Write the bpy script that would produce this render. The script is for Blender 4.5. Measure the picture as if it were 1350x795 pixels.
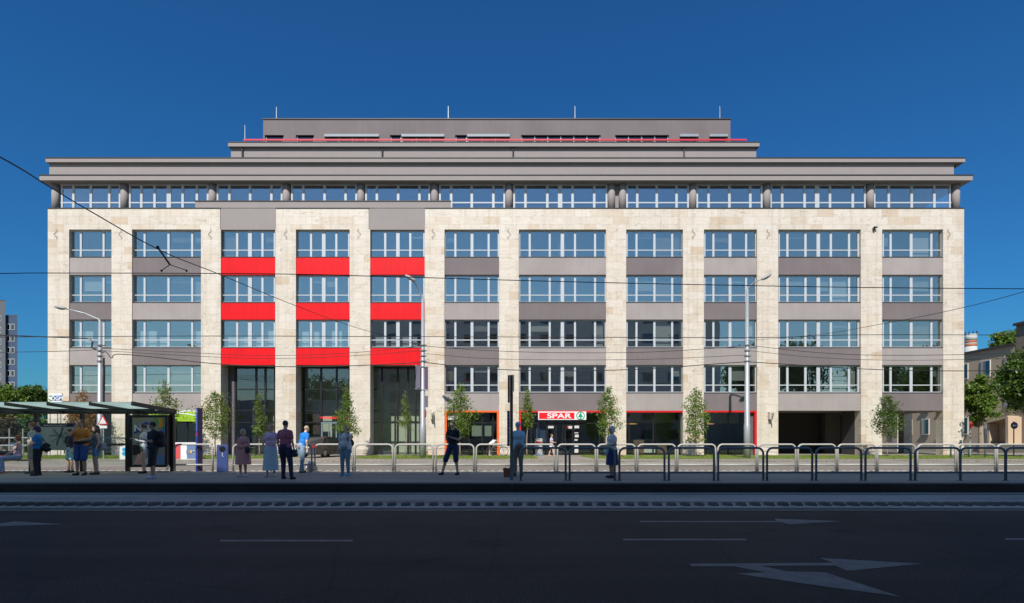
import bpy, bmesh, math, random
from mathutils import Vector, Matrix, noise
PI = math.pi
random.seed(7)
for o in list(bpy.data.objects): bpy.data.objects.remove(o)
SC = bpy.context.scene
COL = SC.collection
F, CX, CY, EYE = 720.0, 675.0, 577.0, 1.5     # focal length in photo pixels, principal point, eye height
def X(px, Y): return (px - CX) / F * Y
def Z(py, Y): return EYE + (CY - py) / F * Y
def GY(py, z=0.0): return (EYE - z) * F / (py - CY)

# ------------------------------------------------------------------ materials
def new_mat(name):
    m = bpy.data.materials.new(name); m.use_nodes = True
    nt = m.node_tree; b = nt.nodes['Principled BSDF']
    return m, nt, b
def N(nt, t, **kw):
    n = nt.nodes.new(t)
    for k, v in kw.items():
        if k in n.inputs: n.inputs[k].default_value = v
        else: setattr(n, k, v)
    return n
def c4(c): return (c[0], c[1], c[2], 1)
MATS = {}
def mat(name, col, rough=.6, metal=0.0, var=.12, scale=6.0, bump=0.0, bscale=40.0, spec=.5, emit=None, coat=0):
    if name in MATS: return MATS[name]
    m, nt, b = new_mat(name)
    b.inputs['Roughness'].default_value = rough
    b.inputs['Metallic'].default_value = metal
    b.inputs['Specular IOR Level'].default_value = spec
    b.inputs['Coat Weight'].default_value = coat
    tc = N(nt, 'ShaderNodeTexCoord')
    no = N(nt, 'ShaderNodeTexNoise', Scale=scale, Detail=5.0)
    nt.links.new(tc.outputs['Object'], no.inputs['Vector'])
    mx = N(nt, 'ShaderNodeMix'); mx.data_type = 'RGBA'
    mx.inputs[6].default_value = c4([max(0, x * (1 - var)) for x in col])
    mx.inputs[7].default_value = c4([min(1, x * (1 + var)) for x in col])
    nt.links.new(no.outputs['Fac'], mx.inputs[0])
    nt.links.new(mx.outputs[2], b.inputs['Base Color'])
    if bump:
        n2 = N(nt, 'ShaderNodeTexNoise', Scale=bscale, Detail=4.0)
        nt.links.new(tc.outputs['Object'], n2.inputs['Vector'])
        bp = N(nt, 'ShaderNodeBump', Strength=bump, Distance=.02)
        nt.links.new(n2.outputs['Fac'], bp.inputs['Height'])
        nt.links.new(bp.outputs['Normal'], b.inputs['Normal'])
    if emit:
        b.inputs['Emission Color'].default_value = c4(emit[0]); b.inputs['Emission Strength'].default_value = emit[1]
    MATS[name] = m
    return m

def ramp(nt, fac, stops):
    r = N(nt, 'ShaderNodeValToRGB')
    el = r.color_ramp.elements
    while len(el) < len(stops): el.new(.5)
    for e, (p, c) in zip(el, stops): e.position = p; e.color = c4(c)
    nt.links.new(fac, r.inputs['Fac'])
    return r.outputs['Color']

def travertine():
    m, nt, b = new_mat('travertine cladding')
    tc = N(nt, 'ShaderNodeTexCoord')
    sp = N(nt, 'ShaderNodeSeparateXYZ'); nt.links.new(tc.outputs['Object'], sp.inputs[0])
    ad = N(nt, 'ShaderNodeMath', operation='ADD'); nt.links.new(sp.outputs['X'], ad.inputs[0]); nt.links.new(sp.outputs['Y'], ad.inputs[1])
    cb = N(nt, 'ShaderNodeCombineXYZ'); nt.links.new(ad.outputs[0], cb.inputs['X']); nt.links.new(sp.outputs['Z'], cb.inputs['Y'])
    br = N(nt, 'ShaderNodeTexBrick'); br.offset = .37; br.offset_frequency = 2; br.squash = .7; br.squash_frequency = 3
    nt.links.new(cb.outputs[0], br.inputs['Vector'])
    br.inputs['Scale'].default_value = 1.0; br.inputs['Brick Width'].default_value = 1.25; br.inputs['Row Height'].default_value = .58
    br.inputs['Mortar Size'].default_value = .009; br.inputs['Mortar Smooth'].default_value = .3; br.inputs['Bias'].default_value = 0
    br.inputs['Color1'].default_value = (0, 0, 0, 1); br.inputs['Color2'].default_value = (1, 1, 1, 1); br.inputs['Mortar'].default_value = (.5, .5, .5, 1)
    tone = ramp(nt, br.outputs['Color'], [(0, (.655, .585, .50)), (.45, (.715, .65, .572)), (.75, (.69, .615, .525)), (.9, (.665, .575, .475)), (1, (.61, .49, .37))])
    # veins and clouds inside the slabs
    mp = N(nt, 'ShaderNodeMapping'); mp.inputs['Scale'].default_value = (1, 1, 2.6); nt.links.new(tc.outputs['Object'], mp.inputs[0])
    n1 = N(nt, 'ShaderNodeTexNoise', Scale=1.6, Detail=9.0, Roughness=.72, Distortion=1.2); nt.links.new(mp.outputs[0], n1.inputs['Vector'])
    cl = ramp(nt, n1.outputs['Fac'], [(.32, (.62, .58, .55)), (.44, (.93, .91, .88)), (.62, (1.0, 1.0, 1.0)), (.8, (.90, .84, .74))])
    mu = N(nt, 'ShaderNodeMix'); mu.data_type = 'RGBA'; mu.blend_type = 'MULTIPLY'; mu.inputs[0].default_value = .95
    nt.links.new(tone, mu.inputs[6]); nt.links.new(cl, mu.inputs[7])
    m2 = N(nt, 'ShaderNodeMix'); m2.data_type = 'RGBA'; m2.inputs[7].default_value = (.36, .31, .24, 1)
    mf = N(nt, 'ShaderNodeMath', operation='MULTIPLY'); mf.inputs[1].default_value = .75
    nt.links.new(br.outputs['Fac'], mf.inputs[0]); nt.links.new(mf.outputs[0], m2.inputs[0]); nt.links.new(mu.outputs[2], m2.inputs[6])
    mq = N(nt, 'ShaderNodeMapping'); mq.inputs['Scale'].default_value = (2.6, 2.6, .10); nt.links.new(tc.outputs['Object'], mq.inputs[0])
    nq = N(nt, 'ShaderNodeTexNoise', Scale=1.3, Detail=6.0); nt.links.new(mq.outputs[0], nq.inputs['Vector']); stc = ramp(nt, nq.outputs['Fac'], [(.3, (.84, .83, .81)), (.5, (1, 1, 1))])
    m3 = N(nt, 'ShaderNodeMix'); m3.data_type = 'RGBA'; m3.blend_type = 'MULTIPLY'; m3.inputs[0].default_value = .8; nt.links.new(m2.outputs[2], m3.inputs[6]); nt.links.new(stc, m3.inputs[7])
    nt.links.new(m3.outputs[2], b.inputs['Base Color']); b.inputs['Roughness'].default_value = .55
    bp = N(nt, 'ShaderNodeBump', Strength=.25, Distance=.02); bp.invert = True
    nt.links.new(br.outputs['Fac'], bp.inputs['Height']); nt.links.new(bp.outputs['Normal'], b.inputs['Normal'])
    return m
TRAV = travertine()
def panel_mat(name, col, rough, seam=1.42, sd_=.72, streak=.12, spec=.4):
    m, nt, b = new_mat(name); tc = N(nt, 'ShaderNodeTexCoord'); sp = N(nt, 'ShaderNodeSeparateXYZ'); nt.links.new(tc.outputs['Object'], sp.inputs[0])
    md = N(nt, 'ShaderNodeMath', operation='PINGPONG'); md.inputs[1].default_value = seam / 2; nt.links.new(sp.outputs['X'], md.inputs[0])
    lt = N(nt, 'ShaderNodeMath', operation='LESS_THAN'); lt.inputs[1].default_value = .012; nt.links.new(md.outputs[0], lt.inputs[0])
    mp = N(nt, 'ShaderNodeMapping'); mp.inputs['Scale'].default_value = (2.2, 2.2, .12); nt.links.new(tc.outputs['Object'], mp.inputs[0])
    n1 = N(nt, 'ShaderNodeTexNoise', Scale=1.8, Detail=6.0); nt.links.new(mp.outputs[0], n1.inputs['Vector'])
    n2 = N(nt, 'ShaderNodeTexNoise', Scale=.45, Detail=3.0); nt.links.new(tc.outputs['Object'], n2.inputs['Vector'])
    a = ramp(nt, n1.outputs['Fac'], [(.3, [x * (1 - streak) for x in col]), (.7, [min(1, x * (1 + streak)) for x in col])])
    c = ramp(nt, n2.outputs['Fac'], [(.3, (.90, .90, .90)), (.7, (1.08, 1.08, 1.08))])
    m1 = N(nt, 'ShaderNodeMix'); m1.data_type = 'RGBA'; m1.blend_type = 'MULTIPLY'; m1.inputs[0].default_value = 1; nt.links.new(a, m1.inputs[6]); nt.links.new(c, m1.inputs[7])
    m2 = N(nt, 'ShaderNodeMix'); m2.data_type = 'RGBA'; m2.inputs[7].default_value = c4([x * sd_ for x in col]); nt.links.new(lt.outputs[0], m2.inputs[0]); nt.links.new(m1.outputs[2], m2.inputs[6])
    nt.links.new(m2.outputs[2], b.inputs['Base Color']); b.inputs['Roughness'].default_value = rough; b.inputs['Specular IOR Level'].default_value = spec
    n3 = N(nt, 'ShaderNodeTexNoise', Scale=.8, Detail=1.0); nt.links.new(tc.outputs['Object'], n3.inputs['Vector']); bp = N(nt, 'ShaderNodeBump', Strength=.15, Distance=.03); nt.links.new(n3.outputs['Fac'], bp.inputs['Height']); nt.links.new(bp.outputs['Normal'], b.inputs['Normal'])
    return m

def glass(name, fac=.35, tint=(.32, .38, .38), gcol=(.78, .9, 1.0), rough=.012):
    m, nt, b = new_mat(name); nt.nodes.remove(b)
    out = nt.nodes['Material Output']
    tr = N(nt, 'ShaderNodeBsdfTransparent'); tr.inputs['Color'].default_value = c4(tint)
    gl = N(nt, 'ShaderNodeBsdfGlossy'); gl.inputs['Color'].default_value = c4(gcol); gl.inputs['Roughness'].default_value = rough
    tc = N(nt, 'ShaderNodeTexCoord'); no = N(nt, 'ShaderNodeTexNoise', Scale=.7, Detail=1.0); nt.links.new(tc.outputs['Object'], no.inputs['Vector'])
    bp = N(nt, 'ShaderNodeBump', Strength=.22, Distance=.01); nt.links.new(no.outputs['Fac'], bp.inputs['Height']); nt.links.new(bp.outputs['Normal'], gl.inputs['Normal'])
    lw = N(nt, 'ShaderNodeLayerWeight'); lw.inputs['Blend'].default_value = .25
    mr = N(nt, 'ShaderNodeMapRange'); mr.inputs['To Min'].default_value = fac; mr.inputs['To Max'].default_value = .95
    nt.links.new(lw.outputs['Fresnel'], mr.inputs['Value'])
    ms = N(nt, 'ShaderNodeMixShader'); nt.links.new(mr.outputs[0], ms.inputs[0]); nt.links.new(tr.outputs[0], ms.inputs[1]); nt.links.new(gl.outputs[0], ms.inputs[2])
    nt.links.new(ms.outputs[0], out.inputs['Surface'])
    return m
GLASS = glass('coated window glass', .29, (.95, .98, .97), (.74, .86, .90))
GLASS_TOP = glass('top floor glass', .30, (.88, .92, .95), (.76, .86, .94))
GLASS_SHOP = glass('shop glass', .08, (.90, .94, .90))
def frosted():
    m, nt, b = new_mat('shelter roof glass'); nt.nodes.remove(b)
    d = N(nt, 'ShaderNodeBsdfDiffuse'); d.inputs['Color'].default_value = (.42, .52, .48, 1); t = N(nt, 'ShaderNodeBsdfTranslucent'); t.inputs['Color'].default_value = (.78, .90, .86, 1)
    tr = N(nt, 'ShaderNodeBsdfTransparent'); tr.inputs['Color'].default_value = (.6, .72, .68, 1); g = N(nt, 'ShaderNodeBsdfGlossy'); g.inputs['Roughness'].default_value = .12
    tc = N(nt, 'ShaderNodeTexCoord'); no = N(nt, 'ShaderNodeTexNoise', Scale=2.2, Detail=6.0); nt.links.new(tc.outputs['Object'], no.inputs['Vector'])
    mrr = N(nt, 'ShaderNodeMapRange'); mrr.inputs['To Min'].default_value = .6; mrr.inputs['To Max'].default_value = 1.0; nt.links.new(no.outputs['Fac'], mrr.inputs['Value'])
    a = N(nt, 'ShaderNodeMixShader'); nt.links.new(mrr.outputs[0], a.inputs[0]); nt.links.new(d.outputs[0], a.inputs[1]); nt.links.new(t.outputs[0], a.inputs[2])
    b2 = N(nt, 'ShaderNodeMixShader'); b2.inputs[0].default_value = .15; nt.links.new(a.outputs[0], b2.inputs[1]); nt.links.new(tr.outputs[0], b2.inputs[2])
    c = N(nt, 'ShaderNodeMixShader'); c.inputs[0].default_value = .12; nt.links.new(b2.outputs[0], c.inputs[1]); nt.links.new(g.outputs[0], c.inputs[2])
    nt.links.new(c.outputs[0], nt.nodes['Material Output'].inputs['Surface']); return m
GLASS_ROOF = frosted()
GLASS_CLEAR = glass('clear shelter glass', .015, (.93, .96, .94))
GLASS_FAR = glass('far window glass', .12, (.1, .12, .14))

def asphalt(name, col, speck=.35, patch=.25, scale=1.0, wear=False):
    m, nt, b = new_mat(name)
    tc = N(nt, 'ShaderNodeTexCoord')
    n1 = N(nt, 'ShaderNodeTexNoise', Scale=.35 * scale, Detail=6.0, Roughness=.6); nt.links.new(tc.outputs['Object'], n1.inputs['Vector'])
    n2 = N(nt, 'ShaderNodeTexNoise', Scale=55.0, Detail=2.0); nt.links.new(tc.outputs['Object'], n2.inputs['Vector'])
    mp = N(nt, 'ShaderNodeMapping'); mp.inputs['Scale'].default_value = (.06, 1.3, 1); nt.links.new(tc.outputs['Object'], mp.inputs[0])
    n3 = N(nt, 'ShaderNodeTexNoise', Scale=1.0, Detail=5.0); nt.links.new(mp.outputs[0], n3.inputs['Vector'])
    a = ramp(nt, n1.outputs['Fac'], [(.3, [x * (1 - patch) for x in col]), (.7, [x * (1 + patch) for x in col])])
    s = ramp(nt, n2.outputs['Fac'], [(.3, (1 - speck,) * 3), (.62, (1, 1, 1)), (.75, (1 + speck * 2.2,) * 3)])
    w = ramp(nt, n3.outputs['Fac'], [(.3, (.78, .78, .78)), (.7, (1.2, 1.2, 1.2))])
    m1 = N(nt, 'ShaderNodeMix'); m1.data_type = 'RGBA'; m1.blend_type = 'MULTIPLY'; m1.inputs[0].default_value = 1
    nt.links.new(a, m1.inputs[6]); nt.links.new(s, m1.inputs[7])
    m2 = N(nt, 'ShaderNodeMix'); m2.data_type = 'RGBA'; m2.blend_type = 'MULTIPLY'; m2.inputs[0].default_value = 1
    nt.links.new(m1.outputs[2], m2.inputs[6]); nt.links.new(w, m2.inputs[7])
    outc = m2.outputs[2]
    if wear:
        nd = N(nt, 'ShaderNodeTexNoise', Scale=2.5, Detail=3.0); nt.links.new(tc.outputs['Object'], nd.inputs['Vector'])
        av = N(nt, 'ShaderNodeMix'); av.data_type = 'RGBA'; av.inputs[0].default_value = .12; nt.links.new(tc.outputs['Object'], av.inputs[6]); nt.links.new(nd.outputs['Color'], av.inputs[7])
        vo = N(nt, 'ShaderNodeTexVoronoi', Scale=.33); vo.feature = 'DISTANCE_TO_EDGE'; nt.links.new(av.outputs[2], vo.inputs['Vector'])
        cr = ramp(nt, vo.outputs['Distance'], [(0, (.72, .72, .72)), (.003, (.75, .75, .75)), (.008, (1, 1, 1))])
        no4 = N(nt, 'ShaderNodeTexNoise', Scale=.55, Detail=7.0, Roughness=.65); mo = N(nt, 'ShaderNodeMapping'); mo.inputs['Scale'].default_value = (.8, 1.6, 1); mo.inputs['Location'].default_value = (3.3, 1.2, 0); nt.links.new(tc.outputs['Object'], mo.inputs[0]); nt.links.new(mo.outputs[0], no4.inputs['Vector'])
        oil = ramp(nt, no4.outputs['Fac'], [(.30, (.35, .35, .35)), (.38, (1, 1, 1)), (.60, (1, 1, 1)), (.72, (1.35, 1.33, 1.3))])
        for cc in (cr, oil):
            m4 = N(nt, 'ShaderNodeMix'); m4.data_type = 'RGBA'; m4.blend_type = 'MULTIPLY'; m4.inputs[0].default_value = 1; nt.links.new(outc, m4.inputs[6]); nt.links.new(cc, m4.inputs[7]); outc = m4.outputs[2]
    nt.links.new(outc, b.inputs['Base Color']); b.inputs['Roughness'].default_value = .85; b.inputs['Specular IOR Level'].default_value = .3
    bp = N(nt, 'ShaderNodeBump', Strength=.5, Distance=.01); nt.links.new(n2.outputs['Fac'], bp.inputs['Height']); nt.links.new(bp.outputs['Normal'], b.inputs['Normal'])
    return m

def leafmat(name, c1, c2, sc=3.0):
    m, nt, b = new_mat(name); nt.nodes.remove(b)
    tc = N(nt, 'ShaderNodeTexCoord'); no = N(nt, 'ShaderNodeTexNoise', Scale=sc, Detail=3.0); nt.links.new(tc.outputs['Object'], no.inputs['Vector'])
    c = ramp(nt, no.outputs['Fac'], [(.3, c1), (.7, c2)])
    d = N(nt, 'ShaderNodeBsdfDiffuse'); t = N(nt, 'ShaderNodeBsdfTranslucent'); g = N(nt, 'ShaderNodeBsdfGlossy'); g.inputs['Roughness'].default_value = .45; g.inputs['Color'].default_value = (.5, .5, .5, 1)
    nt.links.new(c, d.inputs['Color']); nt.links.new(c, t.inputs['Color'])
    a = N(nt, 'ShaderNodeMixShader'); a.inputs[0].default_value = .38; nt.links.new(d.outputs[0], a.inputs[1]); nt.links.new(t.outputs[0], a.inputs[2])
    e = N(nt, 'ShaderNodeMixShader'); e.inputs[0].default_value = .05; nt.links.new(a.outputs[0], e.inputs[1]); nt.links.new(g.outputs[0], e.inputs[2])
    nt.links.new(e.outputs[0], nt.nodes['Material Output'].inputs['Surface'])
    return m

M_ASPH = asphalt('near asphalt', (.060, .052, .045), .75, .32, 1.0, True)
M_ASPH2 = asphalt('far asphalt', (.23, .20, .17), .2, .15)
M_PAVE = asphalt('far pavement', (.30, .265, .225), .15, .2)
M_PLAT = asphalt('platform paving', (.39, .34, .285), .2, .12)
M_CONC = asphalt('track concrete', (.42, .40, .36), .2, .2)
M_KERB = asphalt('kerb stone', (.30, .29, .27), .2, .15)
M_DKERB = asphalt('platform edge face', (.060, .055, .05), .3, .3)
M_BUMP = asphalt('track separator', (.12, .12, .11), .3, .3)
M_EARTH = asphalt('city ground', (.17, .155, .13), .2, .3)
M_PAINT = mat('worn road paint', (.21, .205, .19), .8, var=.5, scale=5)
M_PAINT2 = mat('edge line paint', (.20, .195, .185), .8, var=.4, scale=5)
M_STEEL = mat('rail steel', (.02, .02, .022), .4, .5)
M_GREYL = panel_mat('light grey render', (.345, .305, .295), .8, 2.1, .93, .03)
M_GREYD = panel_mat('dark grey render', (.185, .155, .158), .8, 2.1, .93, .035)
M_GREYM = mat('mid grey render', (.30, .265, .255), .8, var=.07, scale=1.2, bump=.05)
M_RED = panel_mat('red panel', (.76, .003, .008), .5, 1.04, .7, .05, .25)
M_REDD = mat('red frame', (.62, .010, .014), .45, var=.05)
M_ORNG = mat('orange frame', (.86, .125, .008), .5, var=.05)
M_FLASH = mat('dark flashing', (.035, .033, .035), .5)
M_FRAME = mat('window aluminium', (.50, .53, .56), .4, var=.04)
M_BLACK = mat('black metal', (.012, .013, .014), .4)
M_SHEL = mat('dark shelter metal', (.022, .026, .026), .4)
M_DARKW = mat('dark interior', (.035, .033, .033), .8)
M_INT = mat('office interior', (.62, .61, .57), .9)
M_INTL = mat('lobby wall', (.72, .73, .64), .9)
M_CEIL = mat('soffit plaster', (.26, .235, .225), .9)
M_WHITE = mat('white board', (.78, .78, .78), .5, var=.03)
M_BLIND = mat('white partition', (.72, .76, .78), .7, var=.03)
M_GALV = mat('galvanised pole', (.40, .42, .44), .45, .35, var=.1, scale=3)
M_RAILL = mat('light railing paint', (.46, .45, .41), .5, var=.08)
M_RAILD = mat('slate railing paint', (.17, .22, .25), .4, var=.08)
M_WIRE = mat('cable', (.012, .012, .013), .6)
M_BARK = mat('bark', (.30, .24, .18), .9, var=.3, scale=14)
M_YLEAF = leafmat('young leaf', (.11, .18, .025), (.24, .33, .05))
M_YLEAF2 = leafmat('light leaf', (.10, .17, .028), (.22, .30, .06))
M_OLEAF = leafmat('autumn leaf', (.26, .12, .02), (.36, .22, .05))
M_DLEAF = leafmat('dark leaf', (.05, .11, .018), (.135, .22, .036))
M_MLEAF = leafmat('mid leaf', (.10, .18, .022), (.23, .34, .05))
M_GRASS = leafmat('grass blade', (.17, .24, .04), (.30, .37, .07), 1.2)
M_GRASSB = mat('grass soil', (.15, .20, .035), .95, var=.3, scale=3)
M_TAN = mat('tan render', (.56, .43, .30), .9, var=.08, scale=.6, bump=.05)
M_ROOF = mat('dark roof edge', (.07, .06, .055), .8)
M_CURT = mat('beige curtain', (.45, .40, .34), .8)

# ------------------------------------------------------------------ mesh builder
class MB:
    def __init__(s): s.v = []; s.f = []; s.mi = []; s.m = 0
    def add(s, vs, fs):
        n = len(s.v); s.v += [tuple(p) for p in vs]
        s.f += [tuple(i + n for i in f) for f in fs]; s.mi += [s.m] * len(fs); return s
    def box(s, x0, x1, y0, y1, z0, z1):
        x0, x1 = sorted((x0, x1)); y0, y1 = sorted((y0, y1)); z0, z1 = sorted((z0, z1))
        return s.add([(x0,y0,z0),(x1,y0,z0),(x1,y1,z0),(x0,y1,z0),(x0,y0,z1),(x1,y0,z1),(x1,y1,z1),(x0,y1,z1)],
                     [(0,3,2,1),(4,5,6,7),(0,1,5,4),(1,2,6,5),(2,3,7,6),(3,0,4,7)])
    def rbox(s, c, size, rz):
        x, y, z = [k / 2 for k in size]; R = Matrix.Rotation(rz, 3, 'Z'); vs = []
        for dz in (-z, z):
            for dx, dy in ((-x,-y),(x,-y),(x,y),(-x,y)): vs.append(Vector(c) + R @ Vector((dx, dy, dz)))
        return s.add(vs, [(0,3,2,1),(4,5,6,7),(0,1,5,4),(1,2,6,5),(2,3,7,6),(3,0,4,7)])
    def prism(s, pts, fn0, fn1):      # outline -> two mapped rings
        n = len(pts); vs = [fn0(*p) for p in pts] + [fn1(*p) for p in pts]
        fs = [tuple(range(n))[::-1], tuple(range(n, 2 * n))] + [(i, (i+1) % n, n + (i+1) % n, n + i) for i in range(n)]
        return s.add(vs, fs)
    def tube(s, pts, r, n=8, cap=True):
        pts = [Vector(p) for p in pts]; rs = r if isinstance(r, (list, tuple)) else [r] * len(pts)
        rings = []; ref = Vector((0, 0, 1))
        t0 = (pts[1] - pts[0]).normalized()
        if abs(t0.dot(ref)) > .95: ref = Vector((0, 1, 0))
        u = t0.cross(ref).normalized()
        for i, p in enumerate(pts):
            if i == 0: t = pts[1] - p
            elif i == len(pts) - 1: t = p - pts[i-1]
            else: t = (pts[i+1] - p).normalized() + (p - pts[i-1]).normalized()
            t = t.normalized(); u = (u - t * u.dot(t))
            u = u.normalized() if u.length > 1e-6 else t.orthogonal().normalized()
            w = t.cross(u)
            rings.append([p + (u * math.cos(2*PI*k/n) + w * math.sin(2*PI*k/n)) * rs[i] for k in range(n)])
        vs = [q for rg in rings for q in rg]; fs = []
        for i in range(len(rings) - 1):
            for k in range(n): fs.append((i*n+k, i*n+(k+1) % n, (i+1)*n+(k+1) % n, (i+1)*n+k))
        if cap: fs += [tuple(range(n))[::-1], tuple(range((len(rings)-1)*n, len(rings)*n))]
        return s.add(vs, fs)
    def sphere(s, c, r, n=12, m=8, R=None):
        r = r if isinstance(r, (tuple, list)) else (r, r, r); vs = []; fs = []
        for i in range(m + 1):
            th = PI * i / m
            for k in range(n):
                p = Vector((math.sin(th)*math.cos(2*PI*k/n)*r[0], math.sin(th)*math.sin(2*PI*k/n)*r[1], math.cos(th)*r[2]))
                if R is not None: p = R @ p
                vs.append(Vector(c) + p)
        for i in range(m):
            for k in range(n): fs.append((i*n+k, (i+1)*n+k, (i+1)*n+(k+1) % n, i*n+(k+1) % n))
        return s.add(vs, fs)
    def capsule(s, a, b, ra, rb, n=10):
        a, b = Vector(a), Vector(b); d = b - a; L = max(d.length, 1e-5); t = d / L
        pts = []; rs = []
        for k in range(4):
            q = PI/2 * (k + .15) / 4; pts.append(a - t * ra * math.cos(q)); rs.append(ra * math.sin(q))
        pts.append(a); rs.append(ra); pts.append(b); rs.append(rb)
        for k in range(3, -1, -1):
            q = PI/2 * (k + .15) / 4; pts.append(b + t * rb * math.cos(q)); rs.append(rb * math.sin(q))
        return s.tube(pts, rs, n)
    def build(s, name, m, parent=None, smooth=False):
        me = bpy.data.meshes.new(name); me.from_pydata(s.v, [], s.f); me.update()
        for k in (m if isinstance(m, (list, tuple)) else [m]): me.materials.append(k)
        if any(s.mi): me.polygons.foreach_set('material_index', s.mi)
        if smooth: me.polygons.foreach_set('use_smooth', [True] * len(s.f))
        o = bpy.data.objects.new(name, me); COL.objects.link(o)
        if parent is not None:
            o.parent = parent
            if parent.type == 'EMPTY' or parent.parent is not None or parent.location.length > 0:
                w = world_loc(parent)
                o.location = -w if not getattr(s, 'local', False) else (0, 0, 0)
        return o
WL = {}
def world_loc(o):
    p = Vector((0, 0, 0))
    while o is not None: p += o.location; o = o.parent
    return p
def thing(name, label, cat, loc=(0, 0, 0), group=None):
    o = bpy.data.objects.new(name, None); COL.objects.link(o); o.location = loc
    o.empty_display_size = .3; o['label'] = label; o['category'] = cat
    if group: o['group'] = group
    return o
def tag(o, label, cat, group=None, kind=None):
    o['label'] = label; o['category'] = cat
    if group: o['group'] = group
    if kind: o['kind'] = kind
    return o
def struct(name, mb, m, smooth=False):
    o = mb.build(name, m, None, smooth); o['kind'] = 'structure'; return o
def bevel(o, w=.02, seg=2):
    bm = bmesh.new(); bm.from_mesh(o.data)
    bmesh.ops.remove_doubles(bm, verts=bm.verts, dist=1e-5)
    bmesh.ops.bevel(bm, geom=[e for e in bm.edges if len(e.link_faces) == 2 and e.calc_face_angle(0) > .5], offset=w, segments=seg, affect='EDGES', profile=.5)
    bm.to_mesh(o.data); bm.free(); return o
def copy_tree(o, dloc, label=None):
    def rec(s, parent):
        c = s.copy(); COL.objects.link(c); c.parent = parent
        for ch in [q for q in ALLCH.get(s.name, [])]: rec(ch, c)
        return c
    ALLCH.clear()
    for q in bpy.data.objects:
        if q.parent: ALLCH.setdefault(q.parent.name, []).append(q)
    c = rec(o, None); c.location = Vector(o.location) + Vector(dloc)
    if label: c['label'] = label
    return c
ALLCH = {}
def text_mb(txt, h, m, name, x, y, z, parent, sx=1.0, bold=0.0, align='CENTER', depth=.01, rz=0.0, back=False):
    cu = bpy.data.curves.new('t', 'FONT'); cu.body = txt; cu.size = h / .7; cu.align_x = align; cu.offset = bold; cu.extrude = depth / 2
    to = bpy.data.objects.new('t', cu); COL.objects.link(to)
    dg = bpy.context.evaluated_depsgraph_get(); me = bpy.data.meshes.new_from_object(to.evaluated_get(dg))
    bpy.data.objects.remove(to); bpy.data.curves.remove(cu)
    R = Matrix.Rotation(rz, 4, 'Z') @ Matrix.Rotation(PI/2, 4, 'X') @ Matrix.Diagonal((sx, 1, 1, 1))
    me.transform(R); me.transform(Matrix.Translation((x, y, z)))
    me.materials.clear(); me.materials.append(m)
    o = bpy.data.objects.new(name, me); COL.objects.link(o); o.parent = parent; o.location = -world_loc(parent)
    return o

# ------------------------------------------------------------------ camera, sun, sky
cam = bpy.data.cameras.new('camera'); co = bpy.data.objects.new('camera', cam); COL.objects.link(co)
co.location = (0, 0, EYE); co.rotation_euler = (PI/2, 0, 0)
cam.sensor_width = 36; cam.lens = F / 1350 * 36; cam.shift_y = (CY - 397.5) / 1350; cam.clip_end = 3000; cam.clip_start = .1
SC.camera = co
K, AX = 1.05, .22
sd = Vector((AX, 1, -K)).normalized()
sun = bpy.data.lights.new('sun', 'SUN'); sun.energy = 4.4; sun.angle = math.radians(.5); sun.color = (1, .955, .88)
so = bpy.data.objects.new('sun', sun); COL.objects.link(so); so.rotation_euler = sd.to_track_quat('-Z', 'Y').to_euler()
W = bpy.data.worlds.new('World'); SC.world = W; W.use_nodes = True
nt = W.node_tree; bg = nt.nodes['Background']
sky = N(nt, 'ShaderNodeTexSky'); sky.sky_type = 'NISHITA'; sky.sun_disc = False
sky.sun_elevation = math.atan2(K, math.hypot(AX, 1)); sky.sun_rotation = math.atan2(-AX, -1)
sky.altitude = 0; sky.air_density = 1.5; sky.dust_density = 0.0; sky.ozone_density = 10.0
# tinted deep blue away from the sun; pale sunward side added as shade fill
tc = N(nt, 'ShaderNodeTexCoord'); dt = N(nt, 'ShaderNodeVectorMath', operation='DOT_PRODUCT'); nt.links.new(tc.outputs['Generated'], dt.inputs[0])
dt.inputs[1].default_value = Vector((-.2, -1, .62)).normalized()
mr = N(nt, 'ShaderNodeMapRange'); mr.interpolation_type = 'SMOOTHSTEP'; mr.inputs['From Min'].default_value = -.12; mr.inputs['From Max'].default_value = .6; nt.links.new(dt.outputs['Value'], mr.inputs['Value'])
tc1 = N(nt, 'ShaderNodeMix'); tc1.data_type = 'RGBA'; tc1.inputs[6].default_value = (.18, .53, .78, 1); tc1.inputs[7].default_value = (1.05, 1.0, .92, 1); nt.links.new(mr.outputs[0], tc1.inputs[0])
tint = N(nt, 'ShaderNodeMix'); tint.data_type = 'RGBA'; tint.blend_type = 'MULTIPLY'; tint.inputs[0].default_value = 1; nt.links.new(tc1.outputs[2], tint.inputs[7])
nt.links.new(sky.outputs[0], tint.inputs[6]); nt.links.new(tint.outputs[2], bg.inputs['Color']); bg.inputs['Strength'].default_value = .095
SC.view_settings.view_transform = 'Standard'; SC.view_settings.look = 'None'; SC.view_settings.exposure = 0.22; SC.view_settings.gamma = 1
SC.cycles.max_bounces = 8; SC.cycles.transparent_max_bounces = 16; SC.cycles.use_denoising = True
SC.cycles.caustics_reflective = False; SC.cycles.caustics_refractive = False

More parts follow.
